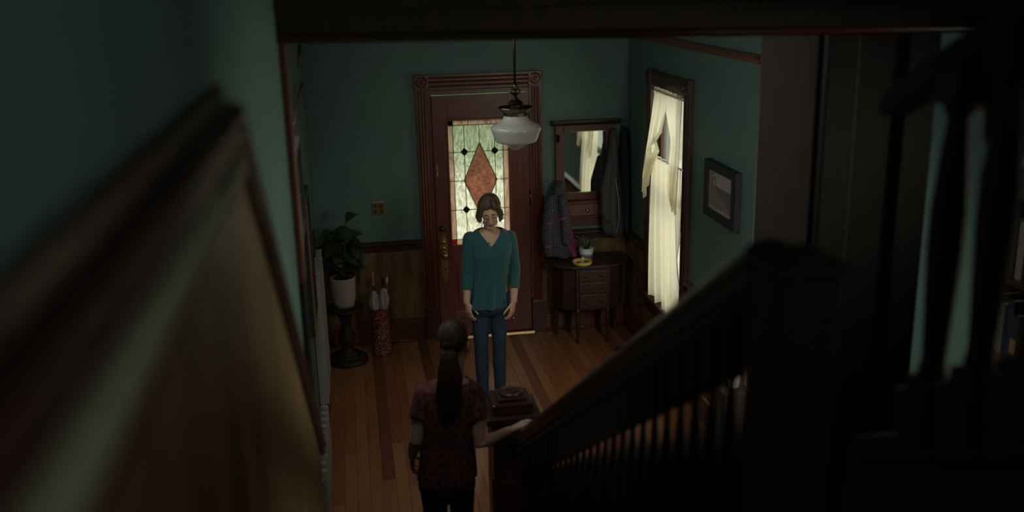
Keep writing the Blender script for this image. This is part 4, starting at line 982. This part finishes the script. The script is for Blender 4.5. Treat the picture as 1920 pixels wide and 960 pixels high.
def cut(mb, test):
    keep = [f for f in mb.f if not test(sum((Vector(mb.v[i]) for i in f), Vector())/len(f))]
    used = sorted({i for f in keep for i in f}); mp_ = {i: k for k, i in enumerate(used)}
    o = MB(); o.v = [mb.v[i] for i in used]; o.f = [tuple(mp_[i] for i in f) for f in keep]
    cnt = {}
    for f in o.f:
        for a, b in zip(f, f[1:]+f[:1]): cnt[(min(a, b), max(a, b))] = cnt.get((min(a, b), max(a, b)), 0)+1
    nb_ = {}
    for (a, b), k in cnt.items():
        if k == 1: nb_.setdefault(a, []).append(b); nb_.setdefault(b, []).append(a)
    P = {i: Vector(o.v[i]) for i in nb_}
    for _ in range(14):            # the cut edge is smoothed along itself
        P = {i: P[i]*.4+sum((P[j] for j in q), Vector())*(.6/len(q)) for i, q in nb_.items()}
    for i, p in P.items(): o.v[i] = tuple(p)
    return o

# --- the woman at the door
wx, wy = .95, 6.95
wo = thing('person', (wx, wy, 0), 'woman in teal V-neck blouse and blue jeans standing, head bowed, before the front door', 'person')
H1 = Head((.948, 6.885, 1.535), tilt=R(17), turn=R(-5), lean=R(-3), k=.92)
bd = MB(); H1.build(bd)
bd.limb([(.955, 6.955, 1.36), (.953, 6.93, 1.43), (.95, 6.905, 1.49)], [.05, .044, .043], 18)
bd.v += []; tr_ = torso([((.955, 6.95, 1.405), .05, .045), ((.955, 6.95, 1.385), .10, .06), ((.957, 6.95, 1.35), .155, .075), ((.957, 6.95, 1.30), .165, .09), ((.955, 6.945, 1.22), .148, .105), ((.953, 6.95, 1.1), .125, .09), ((.945, 6.955, 1.0), .12, .085), ((.94, 6.96, .9), .14, .095), ((.935, 6.96, .82), .145, .1), ((.93, 6.96, .78), .12, .085)]); bd.add(tr_.v, tr_.f)
AR = [(1.098, 6.95, 1.335), (1.135, 6.965, 1.07), (1.112, 6.90, .845)]; AL = [(.81, 6.95, 1.345), (.778, 6.965, 1.075), (.762, 6.905, .862)]
for sh, el, wr in (AR, AL):
    sh, el, wr = Vector(sh), Vector(el), Vector(wr)
    bd.limb([sh, sh.lerp(el, .5), el, el.lerp(wr, .35), wr], [.047, .042, .036, .035, .025], 16)
hand(bd, AR[2], (-.2, -.12, -1), (-.75, .5, .1), (-.35, -.9, 0), .95, curl=.55)
hand(bd, AL[2], (.14, -.1, -1), (.8, .45, .1), (.35, -.9, 0), .95, curl=.45)
LEGS = [[(.87, 6.96, .83), (.862, 6.94, .49), (.872, 6.98, .09)], [(1.0, 6.96, .83), (1.003, 6.95, .49), (1.005, 6.985, .09)]]
for hp, kn, an in LEGS:
    hp, kn, an = Vector(hp), Vector(kn), Vector(an)
    bd.limb([hp, hp.lerp(kn, .5), kn, kn.lerp(an, .35), an], [.07, .06, .047, .047, .034], 16)
    bd.limb([an+Vector((0, .02, -.05)), an+Vector((0, -.07, -.065)), an+Vector((0, -.13, -.072))], [.03, .03, .02], 12)
bm_ = remesh(bd, .0034, 5, .5)
part('body', bm_, SKIN, wo, smooth=True)
H1.face(wo)
# hair: a chin-length bob
def bob(Hd, n, material, root, seed=2):
    random.seed(seed); m_ = MB()
    Hd.ball(m_, (0, .022, .055), (.079, .095, .092), 24, 14)
    for i in range(n):
        a = R(random.uniform(-132, 132))        # 0 = back of head; the face is left free
        out = random.uniform(.0, .014)
        front = max(0, (abs(a)-R(70))/R(62))
        th_end = R(random.uniform(88, 100)); L = random.uniform(.088, .125)*(1-.05*front)
        pts = []; rad = []
        sx_ = math.sin(a); cy_ = math.cos(a)
        a0 = a*random.uniform(.75, .9)
        for j in range(6):
            f = j/5; th = R(4)+(th_end-R(4))*f; aa = a0+(a-a0)*f**1.4
            rr = 1.06+.05*f+out
            x_ = .077*rr*math.sin(th)*math.sin(aa); y_ = .026+.093*rr*math.sin(th)*math.cos(aa); z_ = .052+.091*rr*math.cos(th)
            x_ += .016*(1-f)                      # the parting sits to one side
            pts.append(Hd.p(x_, y_, z_)); rad.append((.003+.0026*f))
        last = (x_, y_, z_); side = 1 if sx_ > 0 else -1
        for j in range(1, 6):
            f = j/5; wv = .012*math.sin(f*4+i)*f
            flip = .020*f**2.4*random.uniform(.4, 1.4)-.008*math.sin(f*math.pi)
            pts.append(Hd.p(last[0]+sx_*(flip+.008*math.sin(f*3))+wv*.4, last[1]+cy_*flip*.6+wv*.3-.012*f*front, last[2]-L*f+.02*f**3))
            rad.append(.0062*(1-.6*f**2))
        m_.tube(pts, rad, 6)
    # fringe swept from the parting over the brow
    for i in range(70):
        q = random.random(); s_d = -1 if i % 3 else 1
        x1 = (.02+.062*q)
        pts = [Hd.p(.018, -.035+.02*q, .142-.012*abs(q)), Hd.p(.018+s_d*(.28*x1), -.066, .125-.012*q), Hd.p(.014+s_d*(.7*x1), -.080+.012*q, .098-.018*q), Hd.p(.006+s_d*x1*1.0, -.068+.038*q, .066-.02*q), Hd.p(.0+s_d*(x1*.45+.05), -.03-.012*q, .012-.04*q), Hd.p(s_d*(.082+.004*q), -.022, -.03-.04*q)]
        m_.tube(pts, [.002, .004, .0045, .0045, .004, .0015], 6)
    return part('hair', m_, material, root, smooth=True)
bob(H1, 460, HAIRW, wo)
# blouse
BLOUSE = mat('teal_jersey', (.015, .098, .104), .85, (.019, .118, .124), 40, bump=.15, sheen=.3)
def bl_ring(z, cx, cy, rx, ry, fz):
    return ell((cx, cy, z), rx, ry, 72, lambda a: 1+fz*(.085*math.sin(a*8+.6)+.05*math.sin(a*13+1.7)+.03*math.sin(a*3)))
rows = [(1.412, .955, 6.95, .062, .052, 0), (1.395, .955, 6.95, .108, .068, 0), (1.36, .957, 6.95, .152, .083, 0), (1.30, .957, 6.945, .163, .102, .1), (1.22, .955, 6.94, .155, .12, .15), (1.12, .95, 6.945, .138, .11, .35), (1.02, .937, 6.95, .135, .108, .6), (.92, .925, 6.955, .14, .115, .9), (.845, .917, 6.955, .147, .122, 1.1), (.812, .914, 6.955, .15, .125, 1.2)]
bb_ = MB(); t_ = MB().rings([bl_ring(*r_) for r_ in rows]); bb_.add(t_.v, t_.f)
for (sh, el, wr) in (AR, AL):
    sh, el, wr = Vector(sh), Vector(el), Vector(wr)
    cf = el.lerp(wr, .52)
    bb_.limb([sh+Vector((0, 0, -.01)), sh.lerp(el, .4), sh.lerp(el, .75), el, el.lerp(cf, .5), cf], [.056, .052, .048, .045, .041, .038], 20)
bbm = remesh(bb_, .0045, 4, .5)
def vneck(c):
    dx = abs(c.x-.953)
    if c.y < 6.955 and c.z > 1.292 and dx < .092*min(1, ((c.z-1.292)/.118))**.85: return True
    if c.z > 1.375 and dx < .094 and c.z > 1.40-.0: return True
    if c.z < .8145 and abs(c.x-.914) < .2 and .82 < c.x < 1.03: return True
    for (sh, el, wr) in (AR, AL):
        q = Vector(el).lerp(Vector(wr), .52); d = (Vector(wr)-Vector(el)).normalized()
        if (c-q).dot(d) > .012 and (c-q).length < .09 and abs(c.x-.93) > .14: return True
    return False
part('blouse', cut(bbm, vneck), BLOUSE, wo, smooth=True, solid=.003)
DENIM = mat('blue_denim', (.016, .034, .062), .85, (.026, .05, .085), 9, bump=.2, bscale=160)
jn = torso([((.94, 6.96, .92), .148, .104), ((.935, 6.96, .85), .155, .112), ((.932, 6.96, .79), .15, .112), ((.932, 6.96, .75), .12, .09)])
for hp, kn, an in LEGS:
    hp, kn, an = Vector(hp), Vector(kn), Vector(an)
    ctr = [hp+Vector((0, 0, -.02)), hp.lerp(kn, .5), kn+Vector((0, 0, .04)), kn, kn.lerp(an, .35), kn.lerp(an, .75), an]
    jn.limb(ctr, [.077, .066, .054, .052, .053, .046, .043], 18)
part('jeans', remesh(jn, .0055, 3, .5), DENIM, wo, smooth=True)
SHOE = mat('black_shoe_leather', (.015, .015, .016), .4)
for hp, kn, an in LEGS:
    an = Vector(an); a0 = Vector((an.x, an.y, 0))
    sh_ = MB().limb([a0+Vector((0, .045, .045)), a0+Vector((0, -.04, .045)), a0+Vector((0, -.13, .034)), a0+Vector((0, -.175, .026))], [.036, .042, .044, .03], 16, flat=[.043, .043, .032, .022], ref=(0, 0, 1))
    s__ = part('shoe', sh_, SHOE, wo, smooth=True)
    part('sole', MB().prism([Vector((an.x+.043*math.cos(q), an.y-.065+.135*math.sin(q), 0)) for q in [k*math.pi/10 for k in range(20)]], (0, 0, .014)), IRON, s__)
# necklace pendant and ring, as small bright points
part('pendant_bead', MB().ball((.935, 6.846, 1.322), .006, 10, 8), DBRASS, wo, smooth=True)
part('ring', MB().ball((1.098, 6.835, .735), .005, 8, 6), mat('silver_ring', (.7, .7, .68), .2, metal=1), wo, smooth=True)

# --- the girl on the stairs, from behind
FZ = RISE
gx, gy = .36, 4.25
gi = thing('person', (gx, gy, FZ), 'girl with ponytail and dark pink print T-shirt seen from behind, hand on stair rail', 'person')
H2 = Head((.405, 4.215, 1.578), tilt=R(3), turn=R(180-24), k=.84)
gb = MB(); H2.build(gb)
gb.limb([(.385, 4.195, 1.38), (.395, 4.20, 1.44), (.403, 4.21, 1.52)], [.05, .042, .041], 16)
t_ = torso([((.38, 4.195, 1.425), .045, .04), ((.375, 4.195, 1.405), .085, .052), ((.368, 4.195, 1.375), .135, .066), ((.362, 4.2, 1.32), .14, .08), ((.355, 4.2, 1.22), .122, .085), ((.347, 4.2, 1.1), .108, .075), ((.342, 4.2, 1.0), .118, .082), ((.338, 4.2, .92), .128, .092), ((.337, 4.2, .86), .12, .09), ((.337, 4.2, .83), .09, .07)]); gb.add(t_.v, t_.f)
GR = [(.482, 4.195, 1.355), (.492, 4.13, 1.105), (.625, 4.085, 1.185)]; GL = [(.248, 4.195, 1.36), (.20, 4.16, 1.14), (.182, 4.24, .99+.04)]
for sh, el, wr in (GR, GL):
    sh, el, wr = Vector(sh), Vector(el), Vector(wr)
    gb.limb([sh, sh.lerp(el, .5), el, el.lerp(wr, .35), wr], [.04, .036, .032, .031, .022], 16)
hand(gb, (.63, 4.083, 1.188), (.9, .05, .36), (.3, 0, -1), (0, 1, 0), .82, curl=.6)
hand(gb, GL[2], (-.02, .3, -1), (.8, -.1, .1), (0, 1, .3), .82, curl=.8, spread=.1)
GLEG = [[(.275, 4.2, .87), (.28, 4.25, .56), (.285, 4.24, .26)], [(.402, 4.2, .87), (.412, 4.27, .56), (.415, 4.26, .26)]]
for hp, kn, an in GLEG:
    hp, kn, an = Vector(hp), Vector(kn), Vector(an)
    gb.limb([hp, hp.lerp(kn, .5), kn, kn.lerp(an, .35), an], [.062, .052, .042, .042, .03], 16)
    gb.limb([an+Vector((0, -.02, -.045)), an+Vector((0, .06, -.055)), an+Vector((0, .11, -.06))], [.026, .026, .018], 12)
part('body', remesh(gb, .0034, 5, .5), SKIN2, gi, smooth=True)
H2.face(gi)
# hair drawn back to a tie, and a long ponytail
random.seed(9)
gh = MB(); H2.ball(gh, (0, .022, .05), (.077, .094, .091), 24, 14)
tie = (0.0, .122, .03)
cs = Vector((0, .022, .05))
for i in range(170):
    az = R(random.uniform(-165, 165)); el = R(random.uniform(-25, 86))
    u0 = Vector((math.sin(az)*math.cos(el), -math.cos(az)*math.cos(el)*-1, math.sin(el)))
    if -u0.y > .55 and u0.z < .55: continue
    if abs(u0.x) > .75 and u0.z < .08: continue
    u1 = (Vector(tie)-cs).normalized()
    pts = []; rad = []
    for j in range(8):
        f = j/7; u = u0.lerp(u1, f)
        if u.length < .05: u = u+Vector((.1, 0, .1))
        u.normalize(); rr = 1.02+.04*math.sin(f*math.pi)+.02*(i % 3)/3
        pts.append(H2.p(cs.x+u.x*.078*rr, cs.y+u.y*.096*rr, cs.z+u.z*.092*rr)); rad.append(.0055 if 0 < j < 7 else .003)
    gh.tube(pts, rad, 6)
hr_ = part('hair', gh, HAIRG, gi, smooth=True)
pt = MB(); T = H2.p(*tie)
for i in range(110):
    a = random.uniform(0, 2*math.pi); rr = math.sqrt(random.random())
    L = random.uniform(.26, .37); pts = [T]; rad = [.004]
    for j in range(1, 9):
        f = j/8; spread_ = (.018+.045*math.sin(min(1, f*1.3)*math.pi*.55)*(1-.45*f**2))
        x_ = T.x-.012*f+rr*math.cos(a)*spread_+.004*math.sin(f*7+i); y_ = T.y-.034*math.sin(min(1, f*2.2)*math.pi/2)+.022*f-abs(rr*math.sin(a))*spread_*.55+.004*math.sin(f*6+i*2); z_ = T.z-L*f+.012*math.sin(min(1, f*4)*math.pi)
        pts.append(Vector((x_, y_-.008, z_))); rad.append(.0066*(1-.8*f**3))
    pt.tube(pts, rad, 6)
part('ponytail', pt, HAIRG, gi, smooth=True)
part('hair_tie', MB().limb([T+Vector((-.012, -.004, .004)), T+Vector((.012, -.004, .004))], .019, 14), mat('dark_hair_tie', (.01, .009, .009), .9), gi, smooth=True)
# T-shirt
m, t, b = nodes('dusky_pink_print'); PINKT = m
tc = t.nodes.new('ShaderNodeTexCoord'); n = t.nodes.new('ShaderNodeTexNoise'); n.inputs['Scale'].default_value = 38; n.inputs['Detail'].default_value = 5; t.links.new(tc.outputs['Object'], n.inputs['Vector'])
r = t.nodes.new('ShaderNodeValToRGB'); r.color_ramp.elements[0].position = .42; r.color_ramp.elements[1].position = .56
r.color_ramp.elements[0].color = (.07, .025, .027, 1); r.color_ramp.elements[1].color = (.17, .06, .06, 1)
t.links.new(n.outputs['Fac'], r.inputs[0]); t.links.new(r.outputs[0], b.inputs['Base Color']); b.inputs['Roughness'].default_value = .9
def gfold(fz): return lambda a: 1+fz*(.04*math.sin(a*5+1)+.03*math.sin(a*9)+.02*math.sin(a*14+2))
rows = [((.38, 4.195, 1.425), .055, .048, 0), ((.375, 4.195, 1.41), .088, .058, 0), ((.368, 4.195, 1.38), .132, .072, 0), ((.362, 4.195, 1.32), .147, .09, .2), ((.355, 4.195, 1.22), .13, .095, .4), ((.347, 4.195, 1.1), .122, .09, .8), ((.342, 4.19, 1.0), .13, .098, 1), ((.338, 4.19, .93), .137, .106, 1.1), ((.337, 4.19, .915), .137, .107, 1.1)]
ts = MB().rings([ell(c, rx, ry, 64, gfold(f)) for c, rx, ry, f in rows])
for (sh, el, wr) in (GR, GL):
    sh, el = Vector(sh), Vector(el); ts.limb([sh+Vector((0, 0, -.005)), sh.lerp(el, .25), sh.lerp(el, .46)], [.044, .047, .05], 20)
tsm = remesh(ts, .0045, 4, .5)
def tcut(c):
    if c.z > 1.408 and abs(c.x-.385) < .075: return True
    if c.z < .9185 and .24 < c.x < .44: return True
    for (sh, el, wr) in (GR, GL):
        q = Vector(sh).lerp(Vector(el), .46); d = (Vector(el)-Vector(sh)).normalized()
        if (c-q).dot(d) > .012 and (c-q).length < .09 and abs(c.x-.355) > .12: return True
    return False
part('shirt', cut(tsm, tcut), PINKT, gi, smooth=True, solid=.003)
DENIM2 = mat('dark_denim', (.012, .02, .03), .85, (.02, .03, .042), 9, bump=.2, bscale=160)
gj = torso([((.34, 4.2, .97), .122, .088), ((.338, 4.2, .92), .134, .1), ((.337, 4.195, .88), .137, .106), ((.337, 4.2, .845), .12, .09), ((.337, 4.2, .83), .09, .07)])
for hp, kn, an in GLEG:
    hp, kn, an = Vector(hp), Vector(kn), Vector(an)
    gj.limb([hp+Vector((0, 0, -.02)), hp.lerp(kn, .5), kn, kn.lerp(an, .35), an+Vector((0, 0, .0))], [.067, .057, .048, .047, .04], 18)
part('jeans', remesh(gj, .0055, 3, .5), DENIM2, gi, smooth=True)
for hp, kn, an in GLEG:
    an = Vector(an); a0 = Vector((an.x, an.y, FZ))
    sh_ = MB().limb([a0+Vector((0, -.04, .042)), a0+Vector((0, .03, .042)), a0+Vector((0, .10, .032)), a0+Vector((0, .13, .026))], [.032, .037, .038, .027], 16, flat=[.04, .04, .029, .021], ref=(0, 0, 1))
    s__ = part('shoe', sh_, SHOE, gi, smooth=True)
    part('sole', MB().prism([Vector((an.x+.037*math.cos(q), an.y+.045+.115*math.sin(q), FZ)) for q in [k*math.pi/10 for k in range(20)]], (0, 0, .013)), IRON, s__)
